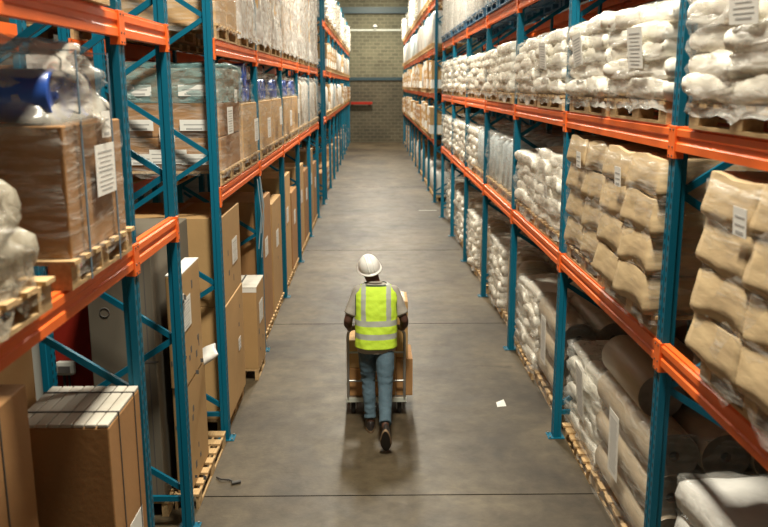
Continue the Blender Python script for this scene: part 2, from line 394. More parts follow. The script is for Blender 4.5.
# ---------------------------------------------------------------- load building blocks
rng = random.Random(7)
PH = .135
def pallet_meshes():
    top = MB(); n = 7
    for i in range(n):
        y = -.6+.045+i*(1.2-.09)/(n-1); top.box(-.5, .5, y-.05, y+.05, PH-.02, PH, 'wood')
    for x in (-.43, 0, .43): top.box(x-.05, x+.05, -.6, .6, PH-.036, PH-.02, 'wood')
    bot = MB()
    for x in (-.43, 0, .43): bot.box(x-.05, x+.05, -.6, .6, 0, .018, 'wood')
    blk = MB(); blk.box(-.05, .05, -.07, .07, .018, PH-.036, 'wood')
    allm = MB()
    for q in (top, bot): allm.add(q.v, q.f, 'wood')
    for x in (-.43, 0, .43):
        for y in (-.53, 0, .53): allm.box(x-.05, x+.05, y-.07, y+.07, .018, PH-.036, 'wood')
    return top.mesh('top_deck'), bot.mesh('bottom_boards'), blk.mesh('block'), allm.mesh('pallet')
P_top, P_bot, P_blk, P_all = pallet_meshes()
P_blue = P_all.copy(); P_blue.materials.clear(); P_blue.materials.append(M['blue_pallet'])
def pallet(label, x, y, z, rot=0, full=True, blue=False, group=None, sx=1, sy=1, fx=0):
    g = group or 'wooden pallets under the stored loads'
    if full and not blue:
        t = thing('pallet', label, 'pallet', (x, y, z), rot, g); t.scale = (sx, sy, 1)
        inst('top_deck', P_top, t); inst('bottom_boards', P_bot, t)
        for xx in (-.43, 0, .43):
            for yy in (-.53, 0, .53): inst('block', P_blk, t, (xx, yy, 0))
    else:
        t = inst('pallet', P_blue if blue else P_all, None, (x, y, z), rot); t.scale = (sx, sy, 1); tag(t, label, 'pallet', g)
    return t

def sack_mesh(lx, ly, lz, seed, m='sack', puff=.42, n=14, name='sack', wave=.0):
    b = MB(); vs = []; fs = []
    off = Vector((seed*13.7, seed*5.1, seed*2.3))
    for side in (1, -1):
        for i in range(n+1):
            for j in range(n+1):
                x = -1+2*i/n; y = -1+2*j/n
                # denser near the edges
                x = math.sin(x*math.pi/2); y = math.sin(y*math.pi/2)
                h = max(0, (1-x**4)*(1-y**4))**puff
                # corner pinch
                cx = 1-.05*(abs(x)**2)*(1-abs(y)**3); cy = 1-.05*(abs(y)**2)*(1-abs(x)**3)
                px = x*cx*lx/2; py = y*cy*ly/2; pz = side*h*lz/2
                q = Vector((px, py, pz))*9+off
                nz = noise.noise(q)*.016+noise.noise(q*2.3)*.008
                pz += (nz+noise.noise(Vector((px*14, py*5, seed*3.)))*.008)*h + wave*math.sin(px*5+seed)*1.0
                px += noise.noise(q+Vector((9, 0, 0)))*.012; py += noise.noise(q+Vector((0, 9, 0)))*.012
                vs.append((px, py, pz))
    N1 = (n+1)*(n+1)
    for s_ in (0, 1):
        for i in range(n):
            for j in range(n):
                a = s_*N1+i*(n+1)+j; f = [a, a+n+1, a+n+2, a+1]; fs.append(f if s_ == 0 else f[::-1])
    b.add(vs, fs, m, True)
    me = b.mesh(name); bm = bmesh.new(); bm.from_mesh(me); bmesh.ops.remove_doubles(bm, verts=bm.verts, dist=.002); bmesh.ops.recalc_face_normals(bm, faces=bm.faces); bm.to_mesh(me); bm.free()
    return me
SACKS = [sack_mesh(.55, .64, .162, i, puff=.19, wave=.005) for i in range(6)]
def kraft_mesh(seed, hx=.262, hy=.296, h=.236):
    """soft kraft bale: sides swell out below the middle along a slanting line and tuck in under"""
    b = MB(); rows = 12; rings = []; r = random.Random(seed); sl = .30
    def side():
        pts = []; n = 10
        for q, (ax, ay, bx, by) in enumerate(((1, -1, 1, 1), (1, 1, -1, 1), (-1, 1, -1, -1), (-1, -1, 1, -1))):
            for k in range(n): f = k/n; pts.append((hx*(ax+(bx-ax)*f), hy*(ay+(by-ay)*f), f if q < 2 else 1-f))
        return pts
    base = side()
    for i in range(rows+1):
        t_ = i/rows; ring = []
        for x, y, f in base:
            pk = .12+sl*f*.9                      # height of the swell
            if t_ < pk: d = .030*(t_/pk)**.7
            else: d = .030*(1-((t_-pk)/(1-pk)))**.8
            d += noise.noise(Vector((x*6, y*6, t_*2+seed*3)))*.008
            L_ = max(abs(x)/hx, abs(y)/hy); k = 1+(d-.018)/.27
            z = h*t_+noise.noise(Vector((x*7, y*7, seed)))*.010+.012*math.sin(y*9+seed)
            ring.append((x*k, y*k, z-.118))
        rings.append(ring)
    b.rings(rings, 'kraft', cap=True); return b.mesh('kraft_sack')
SACKS_K = [kraft_mesh(20+i) for i in range(4)]

def shell(hx, hy, h, seed, m='film', rough=.014, taper=0, rows=14, skirt=True, round_=.07, top=True, lean=0, ns=7., lay=0):
    if lay: rows = max(rows, int(h/lay)*6)
    """stretch film wrapped round a load: rounded rectangle rings with creases"""
    b = MB(); nseg = 14; off = Vector((seed*3.1, seed*7.7, seed)); rings = []
    def outline(sx, sy):
        pts = []
        for q in range(4):
            c = [(1, 1), (-1, 1), (-1, -1), (1, -1)][q]; a0 = q*math.pi/2
            nx = [(1, 1), (-1, 1), (-1, -1), (1, -1)][(q+1) % 4]
            for k in range(4):
                a = a0+k*math.pi/6; pts.append((c[0]*(sx-round_)+round_*math.cos(a), c[1]*(sy-round_)+round_*math.sin(a)))
            p0 = pts[-1]; a1 = (q+1)*math.pi/2; p1 = (nx[0]*(sx-round_)+round_*math.cos(a1), nx[1]*(sy-round_)+round_*math.sin(a1))
            for k in range(1, nseg-4): f = k/(nseg-4); pts.append((p0[0]+(p1[0]-p0[0])*f, p0[1]+(p1[1]-p0[1])*f))
        return pts
    for i in range(rows+1):
        z = h*i/rows; t_ = i/rows
        k = 1-taper*t_
        ring = []
        for (x, y) in outline(hx*k, hy*k):
            q = Vector((x*ns, y*ns, z*ns*1.8))+off
            d = noise.noise(q)*rough*1.6+noise.noise(q*2.7)*rough
            if lay: d += .026*abs(math.sin(math.pi*(z-.02)/lay+noise.noise(Vector((x*3, y*3, seed)))*.8))-.016
            L_ = math.hypot(x, y)
            zz = z
            if i == 0 and skirt: zz += noise.noise(q*1.5)*.07-.04; d += .01
            if i == rows: zz += noise.noise(q)*.02
            ring.append((x*(1+d/L_)+lean*t_, y*(1+d/L_), zz))
        rings.append(ring)
    if top:
        for k, dz in ((.9, .012), (.6, .02), (.25, .015), (.03, .01)):
            ring = []
            for (x, y, z) in rings[rows]:
                q = Vector((x*k*ns, y*k*ns, 3))+off
                ring.append(((x-lean)*k+lean, y*k, h+dz+noise.noise(q)*rough*2))
            rings.append(ring)
    b.rings(rings, m, cap=False); return b.mesh('stretch_wrap')

def sheet_mesh(w, h, rows=7, name='paper_label', bend=.01, dark=False):
    """paper tag in the yz plane, facing +x at x=0, with printed lines"""
    b = MB(); b.box(0, .002, -w/2, w/2, 0, h, 'paper'); ik = 'ink_soft'
    for i in range(rows):
        z = h*(.08+.84*i/rows); ww = w*(.36 if i % 3 else .28); lw = (.26 if (i % 4) else .42) if rows < 12 else .5
        b.box(.002, .0028, -ww, ww, z, z+h*.84/rows*lw, ik)
    return b.mesh(name)
LAB_A = sheet_mesh(.30, .25, 9); LAB_B = sheet_mesh(.14, .13, 3); LAB_C = sheet_mesh(.26, .10, 2); LAB_LONG = sheet_mesh(.24, .50, 20)

def carton_mesh(lx, ly, lz, m='board', tape=True, name='carton', strap=False, print_=0, seed=0):
    b = MB(); b.box(-lx/2, lx/2, -ly/2, ly/2, 0, lz, m, b=min(.008, lz*.05))
    e = .0015
    if tape:
        b.box(-.03, .03, -ly/2-e, ly/2+e, lz-.0005, lz+e, 'tape')
        b.box(-.03, .03, -ly/2-e, -ly/2, lz-.09, lz, 'tape'); b.box(-.03, .03, ly/2, ly/2+e, lz-.09, lz, 'tape')
        b.box(-lx/2, lx/2, -.0015, .0015, lz, lz+.0008, 'ink')
    r = random.Random(seed)
    for i in range(print_):
        y = r.uniform(-.38, .30)*ly; z = r.uniform(.1, .85)*lz; w = r.uniform(.02, .05); h_ = r.uniform(.03, .07)
        for sx in (1, -1): b.box(sx*lx/2-(e if sx < 0 else 0), sx*lx/2+(e if sx > 0 else 0), y, y+w, z, z+h_, 'ink')
        b.box(-lx/2+.1*lx+w*i, -lx/2+.1*lx+w*i+w*.5, -ly/2-e, -ly/2, z, z+h_*.6, 'ink')
    return b.mesh(name)

def strap_loop(t, lx, ly, z0, z1, y, m='strap', w=.014):
    """band over the top and down the two x faces at position y (local)"""
    b = MB(); e = .004
    b.box(-lx/2-e, -lx/2, y-w/2, y+w/2, z0, z1, m); b.box(lx/2, lx/2+e, y-w/2, y+w/2, z0, z1, m); b.box(-lx/2-e, lx/2+e, y-w/2, y+w/2, z1, z1+e, m)
    return b.build('strap', t)
def strap_loop_x(t, lx, ly, z0, z1, x, m='strap', w=.014):
    b = MB(); e = .004
    b.box(x-w/2, x+w/2, -ly/2-e, -ly/2, z0, z1, m); b.box(x-w/2, x+w/2, ly/2, ly/2+e, z0, z1, m); b.box(x-w/2, x+w/2, -ly/2-e, ly/2+e, z1, z1+e, m)
    return b.build('strap', t)

# wraps, shared by size
_sh = {}
def shared_shell(*a, **k):
    key = (a, tuple(sorted(k.items())))
    if key not in _sh: _sh[key] = shell(*a, **k)
    return _sh[key]

def sack_stack(label, x, y, z, layers, side, seed, h=.115, lab=True, group=None, labmesh=None, full=True):
    """side=+1: aisle face towards -x (right rack)"""
    t = thing('sack_stack', label, 'sacks', (x, y, z), 0, group)
    r = random.Random(seed)
    for l in range(layers):
        for sx in (-1, 1):
            if not full and sx == side and l < layers-1: continue    # hidden rear column
            for sy in (-1, 1):
                o = inst('sack', r.choice(SACKS), t, (sx*.235+r.uniform(-.028, .028), sy*.28+r.uniform(-.035, .035), .078+l*h+r.uniform(-.012, .012)), (r.uniform(-.06, .06), r.uniform(-.07, .07), r.choice((0, math.pi))+r.uniform(-.09, .09)))
    inst('stretch_wrap', shared_shell(.535, .60, round(layers*h+.04, 3), seed % 4, m='film_sack', rough=.024, lay=round(h, 3), ns=5.), t, (0, 0, -.03), 0)
    if lab:
        inst('paper_label', labmesh or LAB_A, t, (-side*.552, r.uniform(-.2, .2), layers*h*r.uniform(.35, .5)), (r.uniform(-.12, .12), side*.10, math.pi if side > 0 else 0))
    return t
def kraft_stack(label, x, y, z, layers, side, seed, h=.235, rot=0, lean=.0, grp=None):
    t = thing('kraft_sack_stack', label, 'sacks', (x, y, z), rot, grp); r = random.Random(seed)
    for l in range(layers):
        for sx in (-1, 1):
            for sy in (-1, 1):
                inst('kraft_sack', r.choice(SACKS_K), t, (sx*.24-side*(lean*(layers-l))+r.uniform(-.01, .01), sy*.285+r.uniform(-.008, .008), .125+l*h), (r.uniform(-.015, .03), -side*.02, (math.pi if side > 0 else 0)+r.uniform(-.02, .02)))
    inst('stretch_wrap', shared_shell(.52, .59, layers*h+.01, 10+seed % 3, rough=.02), t, (-side*lean, 0, -.03))
    inst('paper_label', LAB_B, t, (-side*.545-side*lean, r.uniform(-.02, .06), layers*h-.22), (0, side*.05, math.pi if side > 0 else 0))
    return t
def carton_stack(label, x, y, z, dims, side, seed, m='board', film='film', cols=(1, 2), layers=3, h=.32, lab=2, grp=None, rot=0, name='wrapped_carton_stack', wrap=True, labm=None, hy=.58, hx=.48, prints=0):
    t = thing(name, label, 'cartons', (x, y, z), rot, grp); r = random.Random(seed)
    nx, ny = cols; cx = 2*hx/nx; cy = 2*hy/ny
    me = carton_mesh(cx-.008, cy-.008, h-.004, m, seed=seed, print_=prints)
    for l in range(layers):
        for i in range(nx):
            for j in range(ny):
                inst('carton', me, t, (-hx+cx*(i+.5)+r.uniform(-.004, .004), -hy+cy*(j+.5), l*h), r.uniform(-.008, .008))
    if wrap: inst('stretch_wrap', shared_shell(round(hx+.025, 3), round(hy+.025, 3), round(layers*h+.01, 3), seed % 4, m=film, rough=.012), t, (0, 0, -.02))
    for k in range(lab):
        inst('paper_label', (labm or LAB_A) if k % 2 == 0 else LAB_B, t, (-side*(hx+.045), -.3+.42*k+r.uniform(-.05, .05), layers*h*(.35+.3*(k % 2))), (0, 0, math.pi if side > 0 else 0))
    return t
def roll_mesh(rad, L, name='paper_roll'):
    b = MB(); n = 32; pts = []
    for yy, rr in ((-L/2, rad*.97), (-L/2+.01, rad), (L/2-.01, rad), (L/2, rad*.97)):
        pts.append([(rr*math.cos(2*math.pi*k/n), yy, rr*math.sin(2*math.pi*k/n)) for k in range(n)])
    b.rings(pts, 'roll', cap=False)
    for yy, s_ in ((-L/2, -1), (L/2, 1)):
        o = [(rad*.97*math.cos(2*math.pi*k/n), yy, rad*.97*math.sin(2*math.pi*k/n)) for k in range(n)]
        c = [(rad*.22*math.cos(2*math.pi*k/n), yy-s_*.006, rad*.22*math.sin(2*math.pi*k/n)) for k in range(n)]
        d = [(rad*.18*math.cos(2*math.pi*k/n), yy-s_*.05, rad*.18*math.sin(2*math.pi*k/n)) for k in range(n)]
        b.rings([o, c], 'roll_end', cap=False); b.rings([c, d], 'board_dark', cap=False); b.add(d, [list(range(n))], 'black')
    return b.mesh(name)
ROLL = roll_mesh(.17, 1.1); ROLL_S = roll_mesh(.125, 1.05)
def roll_stack(label, x, y, z, side, seed, rad=.17, me=None, rows=((3, 0), (2, 1), (3, 2), (2, 3)), lab=True, grp=None, wrap='film', hl=.57):
    t = thing('paper_roll_stack', label, 'rolls', (x, y, z), 0, grp); r = random.Random(seed); top = 0
    for row in rows:
        n, l = row[:2]; sx_, sy_ = row[2:] if len(row) > 2 else (0, 0)
        for i in range(n):
            xx = (i-(n-1)/2)*rad*2.02+sx_; zz = rad+l*rad*1.75
            inst('paper_roll', me or ROLL, t, (xx, r.uniform(-.03, .03)+sy_, zz), (0, r.uniform(0, 6), 0)); top = max(top, zz+rad)
    inst('stretch_wrap', shared_shell(.545, hl, round(top+.01, 3), 20+seed % 3, m=wrap, rough=.014, taper=.03), t, (0, 0, -.02))
    if lab: inst('paper_label', LAB_LONG, t, (-side*.585, -.1, top*.38), (0, side*.02, math.pi if side > 0 else 0))
    return t
# distant goods: one mesh each
def far_block(m, kind, seed, h, top_m=None):
    b = MB(); r = random.Random(seed)
    if kind == 'sacks':
        n = max(3, round(h/.12)); hh = h/n
        for l in range(n):
            for sx in (-1, 1):
                for sy in (-1, 1):
                    src = SACKS[r.randrange(5)]; vs = [v.co*1 for v in src.vertices][:]
                    fs = [list(p.vertices) for p in src.polygons]
                    T = Matrix.Translation((sx*.235+r.uniform(-.03, .03), sy*.28+r.uniform(-.04, .04), hh*(l+.55)+r.uniform(-.015, .015))) @ Matrix.Rotation(r.uniform(-.15, .15), 4, 'Z') @ Matrix.Rotation(r.uniform(-.1, .1), 4, 'X')
                    b.add(vs, fs, m, True, T)
    elif kind == 'cartons':
        n = max(2, round(h/.36)); hh = h/n
        for l in range(n):
            for j in range(2):
                b.box(-.49, .49, -.58+.58*j+.005, -.58+.58*(j+1)-.005, hh*l, hh*(l+1)-.006, m if (l+j) % 3 else (top_m or m), b=.008)
            for j in range(2): b.box(-.494, .494, -.40+.58*j, -.24+.58*j, hh*l+.08, hh*l+.2, 'paper')
    elif kind == 'bags':      # tall soft wrapped bags, four abreast
        for i in (-1, 1):
            for j in (-1, 0, 1):
                rings = []
                for z_, k in ((0, .9), (.06*h, 1), (.5*h, .96), (.85*h, .98), (.96*h, .75), (h, .3)):
                    rings.append([((i*.245)+.235*k*math.copysign(abs(math.cos(a*math.pi/8))**.6, math.cos(a*math.pi/8))+noise.noise(Vector((a, z_*5, seed+i)))*.02,
                                   (j*.38)+.19*k*math.copysign(abs(math.sin(a*math.pi/8))**.6, math.sin(a*math.pi/8))+noise.noise(Vector((a, z_*5, seed+9+j)))*.02, z_) for a in range(16)])
                b.rings(rings, m if r.random() < .8 or not top_m else top_m)
    if kind == 'sacks':
        sh_ = shell(.535, .60, h+.05, seed, 'film_sack', rough=.03, lay=.12, ns=5.); b.add([v.co.copy() for v in sh_.vertices], [list(p.vertices) for p in sh_.polygons], 'film_sack', True)
    return b.mesh('stored_goods')
FAR = {}
def far_load(kind, m, h, top_m=None, var=3):
    k = (kind, m, h, top_m)
    if k not in FAR: FAR[k] = [far_block(m, kind, i*7+1, h, top_m) for i in range(var)]
    return FAR[k]
# ---------------------------------------------------------------- loads: right side
LX_R, LX_L = XR+.44, XL-.475
Z_R = (0, R1_+.07, R2_+.07, R3_+.07, 5.65+.07); Z_L = (0, L1+.07, L2+.07, 5.05+.07)
LEVN_R = ('floor level', 'lower shelf', 'middle shelf', 'upper shelf', 'top shelf'); LEVN_L = ('floor level', 'lower shelf', 'middle shelf', 'top shelf')
HALF = ('nearer', 'farther')
def where(side, k, lev, half):
    sd = 'right' if side > 0 else 'left'; ln = (LEVN_R if side > 0 else LEVN_L)[lev]
    nm = {(1, -2): 'bay before the near post', (1, -1): 'bay past the near post'}.get((side, k))
    if nm is None: nm = '%s bay' % ORD[k if side < 0 else k+2]
    return '%s %s, %s, %s one' % (sd, ln, nm, HALF[half])
def pal(desc, side, k, lev, half, y, z, full=True, blue=False, dx=0, rot=0):
    return pallet('%s pallet under %s, %s' % ('blue' if blue else 'wood', desc, where(side, k, lev, half)), (LX_R if side > 0 else LX_L)+dx, y, z, rot, full, blue)
SL = (.745, 2.035)
GS = 'white sack stacks on the right rack'
r = random.Random(3)
# middle shelf: white sacks all along
for k in range(-2, 5):
    for hf in (0, 1):
        y = KY(k)+SL[hf]; z = Z_R[2]
        if (k, hf) == (-2, 0): continue
        dx = .04 if k < 0 else r.uniform(.02, .06)
        if (k, hf) == (-2, 1): y -= .14; dx = .02
        near = k < 2
        pal('white sacks', 1, k, 2, hf, y, z, near, dx=dx)
        L = 7 if k == -2 else 5; h = .118 if k == -2 else r.uniform(.108, .118)
        if k < 3:
            lm = {(-2, 1): LAB_A, (-1, 0): LAB_A, (-1, 1): LAB_A, (0, 0): LAB_A}.get((k, hf))
            sack_stack('film-wrapped white sacks, '+where(1, k, 2, hf), LX_R+dx, y, z+PH, L, 1, k*5+hf+40, h=h, lab=lm is not None, labmesh=lm, group=GS, full=k < 1)
        else:
            tag(inst('sack_stack', far_load('sacks', 'sack', .58)[(k+hf) % 3], None, (LX_R+dx, y, z+PH)), 'film-wrapped white sacks, '+where(1, k, 2, hf), 'sacks', GS)
# lower shelf
kraft_stack('big leaning wrapped stack of kraft paper sacks nearest the camera on the right lower shelf', LX_R+.02, 3.60, Z_R[1]+PH, 4, 1, 1, lean=.010)
pal('kraft sacks', 1, -2, 1, 1, 3.60, Z_R[1], dx=.04)
kraft_stack('wrapped kraft paper sack stack just behind the near right post, bulging over the orange beam', LX_R+.02, 5.50, Z_R[1]+PH, 4, 1, 2, lean=.010)
pal('bulging kraft sacks', 1, -1, 1, 0, 5.50, Z_R[1], dx=.05)
kraft_stack('wrapped kraft paper sack stack with open gap beside it, before the second right post', LX_R+.06, 6.82, Z_R[1]+PH, 4, 1, 3, lean=.0)
pal('kraft sacks', 1, -1, 1, 1, 6.82, Z_R[1], dx=.06)
for k in range(0, 5):
    for hf in (0, 1):
        y = KY(k)+SL[hf]; z = Z_R[1]
        kind = {0: 'sack', 1: 'clear', 2: 'clear', 3: 'sack', 4: 'sack'}[k]
        if (k, hf) == (2, 1): kind = 'sack'
        if kind == 'sack':
            pal('white sacks', 1, k, 1, hf, y, z, k < 2, dx=.07)
            if k < 2: sack_stack('lumpy white sack stack in loose film, '+where(1, k, 1, hf), LX_R+.09, y, z+PH, 5 if k or hf else 6, 1, k*3+hf, h=.118, lab=hf == 0, labmesh=LAB_B, group='lumpy sack stacks on the right lower shelf')
            else: tag(inst('sack_stack', far_load('sacks', 'sack', .60)[(k+hf) % 3], None, (LX_R+.08, y, z+PH)), 'lumpy white sack stack, '+where(1, k, 1, hf), 'sacks', 'lumpy sack stacks on the right lower shelf')
        else:
            pal('clear-wrapped goods', 1, k, 1, hf, y, z, k < 2, dx=.08)
            t = thing('wrapped_bag_stack', 'tall pale clear-wrapped bags, '+where(1, k, 1, hf), 'wrapped goods', (LX_R+.08, y, z+PH), 0, 'clear-wrapped bags on the right lower shelf')
            inst('bag_block', far_load('bags', 'pale_blue_wrap' if (k+hf) % 3 else 'white_wrap', .68)[hf], t)
            inst('stretch_wrap', shared_shell(.51, .58, .72, hf, m='film', rough=.03), t, (0, 0, -.02))
# upper shelf: tall white bags on blue pallets
for k in range(-1, 5):
    for hf in (0, 1):
        y = KY(k)+SL[hf]; z = Z_R[3]
        pal('tall white bags', 1, k, 3, hf, y, z, False, True)
        t = thing('wrapped_bag_stack', 'tall white bags on blue pallet, '+where(1, k, 3, hf), 'wrapped goods', (LX_R, y, z+PH), 0, 'white bags on the right upper shelf')
        inst('bag_block', far_load('bags', 'white_wrap', 1.15)[(k+hf) % 3], t)
        inst('stretch_wrap', shared_shell(.50, .58, 1.17, hf, m='film', rough=.02), t, (0, 0, -.02))
# floor level
X0 = LX_R+.13
pallet('wood pallet under the low white wrapped stack in the bottom right corner', LX_R, 4.05, 0)
t = thing('wrapped_slab_stack', 'low stack of white film-wrapped bundles in the bottom right corner of the photo', 'wrapped goods', (LX_R+.16, 4.05, PH))
for l in range(4):
    inst('white_bundle', sack_mesh(1.02, 1.1, .27, 50+l, 'white_wrap', puff=.12, name='white_bundle'), t, (.0, 0, .13+l*.235), (0, 0, l*.02))
inst('stretch_wrap', shell(.53, .57, .95, 5, 'film', rough=.025), t, (0, 0, -.02))
pallet('wood pallet under the roll stack beside the near right post', X0+.04, 5.86, 0, full=True, sy=1.2)
roll_stack('large film-wrapped paper rolls with a long printed sheet, floor by near right post', X0+.06, 5.86, PH, 1, 1, me=roll_mesh(.17, 1.35), rows=((3, 0), (3, 1), (3, 2)), hl=.70)
ROOT = [o for o in COL.objects if o.name.startswith('paper_roll_stack')][0]
inst('paper_roll', roll_mesh(.168, .95), ROOT, (-.34, .15, 1.066)); inst('paper_roll', roll_mesh(.168, .80), ROOT, (.0, .24, 1.066))
pallet('wood pallet under the white sacks, between two roll stacks on the right floor', X0+.02, 7.10, 0, full=True, sy=.84)
sack_stack('white sacks in film on the right floor between two roll stacks', X0+.08, 7.10, PH, 6, 1, 77, h=.134, lab=True, labmesh=LAB_LONG)
pallet('wood pallet under brown rolls just beyond the second right post', X0+.04, 8.48, 0, full=True, sy=1.12)
roll_stack('brown film-wrapped rolls on the right floor just beyond the second post', X0+.06, 8.48, PH, 1, 2, me=roll_mesh(.165, 1.25), rows=((3, 0), (3, 1), (3, 2)), hl=.65)
pallet('wood pallet under the dirty white sacks before the third right post', X0, 9.72, 0, full=True, sy=.9)
sack_stack('dirty-white sack stack on the right floor, last before the third post', X0+.04, 9.72, PH, 7, 1, 78, h=.125, lab=False)
for k in range(1, 5):
    for hf in (0, 1):
        y = KY(k)+SL[hf]; ddx = .17+r.uniform(-.04, .05); pal('wrapped goods', 1, k, 0, hf, y, 0, k < 2, dx=ddx)
        g = 'wrapped goods standing on the floor under the right rack'
        if hf == 0:
            t = thing('wrapped_bag_stack', 'brown film-wrapped goods, '+where(1, k, 0, hf), 'wrapped goods', (LX_R+ddx, y, PH), 0, g)
            inst('bag_block', far_load('bags', 'brown_wrap', .95)[k % 3], t); inst('stretch_wrap', shared_shell(.51, .58, .98, 2, m='film', rough=.03), t, (0, 0, -.02))
        else:
            tag(inst('sack_stack', far_load('sacks', 'sack', .86)[k % 3], None, (LX_R+ddx, y, PH)), 'white sack stack, '+where(1, k, 0, hf), 'sacks', g)
# back to back row behind, dim cartons
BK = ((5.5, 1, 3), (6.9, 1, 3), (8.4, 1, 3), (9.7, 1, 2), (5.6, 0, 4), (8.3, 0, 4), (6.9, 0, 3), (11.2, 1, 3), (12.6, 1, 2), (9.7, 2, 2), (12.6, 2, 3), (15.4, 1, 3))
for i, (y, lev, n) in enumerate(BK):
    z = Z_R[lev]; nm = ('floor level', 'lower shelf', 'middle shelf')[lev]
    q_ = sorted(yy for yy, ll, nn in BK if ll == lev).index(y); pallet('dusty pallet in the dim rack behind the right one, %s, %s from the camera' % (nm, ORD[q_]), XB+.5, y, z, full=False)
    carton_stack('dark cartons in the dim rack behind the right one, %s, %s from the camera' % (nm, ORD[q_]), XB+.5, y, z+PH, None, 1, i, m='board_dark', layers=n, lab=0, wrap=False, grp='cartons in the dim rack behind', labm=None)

# far right and far left runs
def far_run(side, xc, ys, levels, kinds):
    sd = 'right' if side > 0 else 'left'
    for li, (z, kd) in enumerate(zip(levels, kinds)):
        for i in range(len(ys)-1):
            for hf in (0, 1):
                y = ys[i]+SL[hf]+r.uniform(-.05, .05); kind, m, h, tm, nm = kd[r.randrange(len(kd))]
                ln = ('floor', 'lowest shelf', 'second shelf', 'third shelf', 'top shelf')[li]
                wh = 'far %s rack, %s, %s bay, %s one' % (sd, ln, ORD[i], HALF[hf])
                pallet('pale pallet under far goods, '+wh, xc-(side*.13 if li else 0), y, z, full=False, group='pallets in the far %s rack' % sd)
                tag(inst({'sacks': 'sack_stack', 'cartons': 'carton_stack', 'bags': 'wrapped_bag_stack'}[kind], far_load(kind, m, h, tm)[r.randrange(3)], None, (xc+r.uniform(-.04, .05)-(side*.13 if li else 0), y, z+PH)), '%s, %s' % (nm, wh), 'stored goods', 'goods stored in the far %s rack, %s' % (sd, ln)).scale = (1, 1, r.uniform(.66, .90) if li < 3 else r.uniform(.8, 1.0))
ysf = [24.2+P*k for k in range(10)]
tanc = ('cartons', 'board_light', .95, 'paper', 'tan cartons'); brc = ('cartons', 'board', .92, 'board_light', 'brown cartons')
whb = ('bags', 'white_wrap', .98, None, 'white wrapped bags'); blb = ('bags', 'pale_blue_wrap', 1.0, None, 'pale blue wrapped bags')
whs = ('sacks', 'sack', 1.1, None, 'white sacks'); lowt = ('cartons', 'board_light', 1.3, 'board', 'tall tan cartons')
far_run(1, LX_R+.10, ysf, Z_R, ((lowt, whb), (tanc, tanc, brc), (tanc, whb, tanc), (blb, whb), (whs, whb)))
far_run(-1, LX_L-.10, [25.0+P*k for k in range(10)], Z_L, ((lowt, brc), (tanc, brc, whb), (tanc, whb), (whs, whb)))

# ---------------------------------------------------------------- loads: left side, middle rack
DR = MB()
for yy, rr in ((0, 0),): pass
def drum_mesh(rad, L):
    b = MB(); n = 28; prof = ((0, rad*.9), (.012, rad), (L*.3, rad), (L*.32, rad*1.03), (L*.34, rad), (L*.66, rad), (L*.68, rad*1.03), (L*.7, rad), (L-.012, rad), (L, rad*.9), (L-.015, rad*.86), (L-.012, rad*.2), (L, rad*.12))
    b.rings([[(x-L/2, q*math.cos(2*math.pi*k/n), q*math.sin(2*math.pi*k/n)) for k in range(n)] for x, q in prof], 'blue_plastic'); return b.mesh('blue_drum')
DRUM = drum_mesh(.13, .8)
def drum_stack(label, x, y, z, seed, bh=.58, n=2, grp=None, cap='film_milky', H=.98):
    t = thing('wrapped_drum_stack', label, 'wrapped goods', (x, y, z), 0, grp); r = random.Random(seed)
    inst('carton', carton_mesh(.96, 1.1, bh, 'board_light', seed=seed), t)
    for i in range(n):
        inst('blue_drum', DRUM, t, (.06, -.28+(i*.30), bh+.14), (r.uniform(0, 3), 0, 0))
    if seed % 2: inst('blue_drum', DRUM, t, (.06, -.14, bh+.30 if H > .95 else bh+.14), (1, 0, 0))
    inst('lower_wrap', shared_shell(.50, .575, round(bh, 2), seed % 3, m='film', rough=.012, top=False), t, (0, 0, -.02))
    inst('film_hood', shared_shell(.49, .56, round(H-bh, 2), seed % 3+5, m='film', rough=.02, taper=.12, round_=.14, skirt=False), t, (0, 0, bh))
    inst('paper_label', LAB_A, t, (.535, r.uniform(-.2, .2), r.uniform(.1, .3)))
    return t
y = KY(0)+SL[0]-.02
pal('the teal-topped cartons', -1, 0, 1, 0, y, Z_L[1])
t = carton_stack('wrapped brown cartons topped with teal film, first on left lower shelf past the gap', LX_L, y, Z_L[1]+PH, None, -1, 5, layers=3, h=.31, cols=(2, 2), m='board', film='film')
inst('film_hood', shell(.52, .615, .34, 8, 'film_teal', rough=.02, skirt=False, round_=.1), t, (0, 0, .62))
for i in range(3):
    for j in range(2): inst('paper_label', LAB_C, t, (-.25+.5*j, -.612, .06+.31*i), -math.pi/2)
    inst('paper_label', LAB_B, t, (.1*i-.1, -.614, .07+.2*(i % 2)), -math.pi/2)
places = [(0, 1), (1, 0), (1, 1), (2, 0), (2, 1), (3, 0), (3, 1), (4, 0), (4, 1)]
for i, (k, hf) in enumerate(places):
    y = KY(k)+SL[hf]
    pal('wrapped goods', -1, k, 1, hf, y, Z_L[1], k < 2)
    if i < 5: drum_stack('tan carton with blue drums under film, '+where(-1, k, 1, hf), LX_L, y, Z_L[1]+PH, i+1, n=2, grp='cartons topped with blue drums', H=.98 if i < 2 else .9)
    else:
        t = thing('wrapped_bag_stack', 'dull white wrapped goods, '+where(-1, k, 1, hf), 'wrapped goods', (LX_L, y, Z_L[1]+PH), 0, 'wrapped goods on the left lower shelf')
        inst('bag_block', far_load('bags', 'white_wrap', .9, 'brown_wrap')[i % 3], t); inst('stretch_wrap', shared_shell(.51, .58, .92, 1, m='film', rough=.03), t, (0, 0, -.02))
